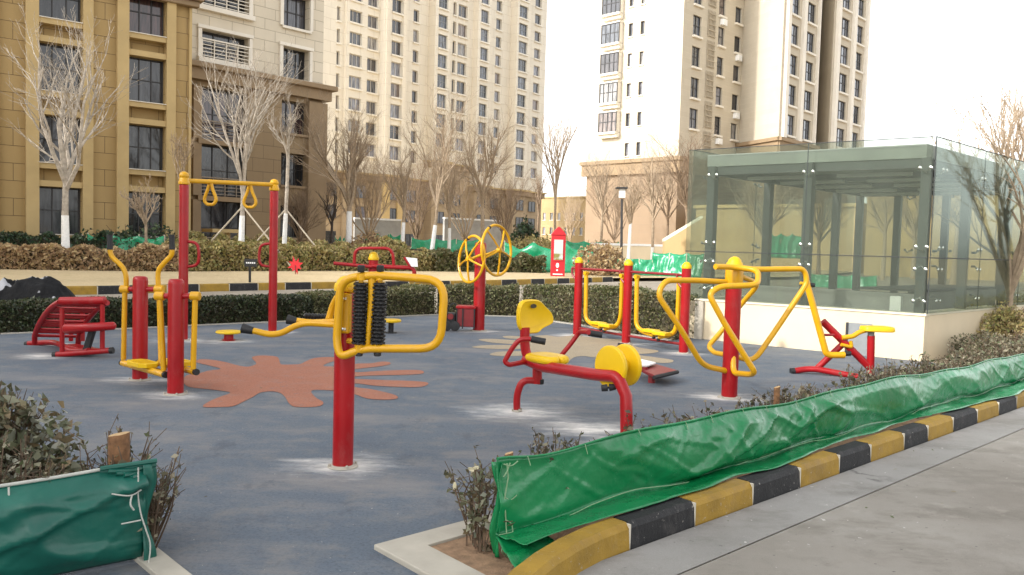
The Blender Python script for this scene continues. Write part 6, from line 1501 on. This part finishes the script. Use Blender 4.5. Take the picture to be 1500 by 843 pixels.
TR('slim bare tree with white trunk between the netting and the tower podium', 657, 55, 235, 300, .12, 13, white=2.4, limbs=5, nch=(5, 5, 3), bark='bark3', spread=.5)
TR('grey bare tree behind the spoked wheels', 706, 55, 165, 285, .17, 14, white=0, limbs=6, nch=(6, 5, 4), bark='bark3', spread=.5)
TR('tall slender bare tree against the white sky between the towers', 813, 62, 152, 275, .13, 15, white=0, limbs=6, nch=(6, 5, 4), bark='bark3', spread=.28, ang=.4)
TR('small bare tree just left of the tall slender one', 788, 75, 245, 300, .12, 16, white=0, limbs=5, nch=(5, 4, 3), bark='bark2', spread=.5)
TR('bare tree with bright white trunk right behind the lamp post', 922, 52, 250, 315, .12, 17, white=3.0, limbs=6, nch=(6, 5, 3), bark='bark3', spread=.6)
TR('bare tree in front of the brown tower base left of the lamp post', 880, 70, 215, 300, .14, 18, white=0, limbs=6, nch=(6, 5, 3), bark='bark3', spread=.6)
TR('bare tree in the middle of the brown tower base', 955, 56, 205, 310, .12, 19, white=1.5, limbs=6, nch=(6, 5, 3), bark='bark3', spread=.55)
TR('reddish bare tree close to the left edge of the pavilion', 1000, 50, 195, 300, .13, 20, white=1.8, limbs=6, nch=(6, 5, 4), bark='bark2', spread=.5, lean=(.3, 0))
TR('brown bare tree with leaning white base between the lamp post and the pavilion', 978, 60, 215, 320, .12, 21, white=2.0, limbs=6, nch=(6, 5, 3), bark='bark2', spread=.7)
TR('bushy bare tree standing at the right edge beside the glass wall', 1484, 14.2, 95, 425, .08, 22, white=.5, z0=.0, limbs=7, nch=(4, 4, 3), bark='bark3', spread=.3, ang=.42, upb=.06)
TR('airy bare tree rising far behind the pavilion at the right edge', 1478, 34, 110, 280, .12, 23, white=0, limbs=6, nch=(6, 6, 5), bark='bark3', spread=.5)
TR('bare tree behind the pavilion seen through its right glass side', 1400, 40, 255, 320, .14, 24, white=0, limbs=6, nch=(5, 5, 3), bark='bark3', spread=.6)
TR('thicket tree seen through the left half of the pavilion', 1120, 60, 235, 345, .14, 26, white=0, limbs=12, nch=(5, 5, 3), bark='bark3', spread=.7)
TR('thicket tree seen between the middle pavilion columns', 1200, 55, 250, 345, .14, 27, white=0, limbs=12, nch=(5, 5, 3), bark='bark2', spread=.7)
TR('thicket tree seen near the corner of the pavilion', 1340, 50, 250, 345, .14, 28, white=0, limbs=12, nch=(5, 5, 3), bark='bark3', spread=.7)
TR('bare tree seen through the middle of the pavilion glass', 1295, 45, 260, 330, .12, 25, white=0, limbs=6, nch=(5, 4, 3), bark='bark3', spread=.6)
for i, (px, Y, yt, s_, lb) in enumerate([(540, 58, 215, 1, 'brown multi-stem thicket tree between the two left whitewashed trees'), (610, 66, 230, 2, 'brown thicket tree before the step in the tower podium'), (680, 66, 200, 3, 'brown thicket tree before the tall middle part of the podium'), (740, 68, 255, 4, 'brown thicket tree at the right end of the tower podium'),
                                         (470, 56, 230, 5, 'brown thicket tree at the right corner of the balcony building'), (900, 76, 240, 6, 'brown thicket tree beside the left edge of the brown tower base'), (835, 95, 285, 7, 'hazy thicket tree in front of the far golden building'), (440, 44, 275, 8, 'brown thicket tree next to the slimmer propped tree')]):
    TR(lb, px, Y, yt, 350, .1, 40+s_, white=0, bark='bark2' if i % 2 else 'bark3', limbs=12, nch=(5, 5, 4), spread=.55, ang=.42, name='bare_thicket_tree', sides=3)

# ================================================================== LIGHT / WORLD
SUN_AZ = Vector((-.848, -.53)).normalized(); EL = R(30)
sd_ = Vector((SUN_AZ.x*math.cos(EL), SUN_AZ.y*math.cos(EL), math.sin(EL)))
sl = bpy.data.lights.new('sun', 'SUN'); so = bpy.data.objects.new('sun', sl); COL.objects.link(so)
sl.energy = 1.4; sl.angle = R(2.5); sl.color = (1, .97, .92); so.rotation_euler = sd_.to_track_quat('Z', 'Y').to_euler(); so.location = (0, 0, 60)
w = bpy.data.worlds.new('World'); scene.world = w; w.use_nodes = True; nt = w.node_tree; nt.nodes.clear()
sky = nt.nodes.new('ShaderNodeTexSky'); sky.sky_type = 'NISHITA'; sky.sun_disc = False; sky.sun_elevation = EL; sky.sun_rotation = math.atan2(SUN_AZ.x, SUN_AZ.y)
sky.air_density = 1.0; sky.dust_density = 2.0; sky.ozone_density = 1.0
hs = nt.nodes.new('ShaderNodeHueSaturation'); hs.inputs['Saturation'].default_value = .08; hs.inputs['Value'].default_value = 1.0
bg = nt.nodes.new('ShaderNodeBackground'); bg.inputs[1].default_value = .15; out = nt.nodes.new('ShaderNodeOutputWorld')
nt.links.new(sky.outputs[0], hs.inputs['Color']); nt.links.new(hs.outputs[0], bg.inputs[0]); nt.links.new(bg.outputs[0], out.inputs[0])
scene.view_settings.view_transform = 'Standard'; scene.view_settings.look = 'None'; scene.view_settings.gamma = 1; scene.view_settings.use_curve_mapping = False
scene.view_settings.exposure = 1.62
scene.render.resolution_x = 1024; scene.render.resolution_y = 575
scene.render.engine = 'CYCLES'; scene.cycles.transparent_max_bounces = 24; scene.cycles.max_bounces = 8
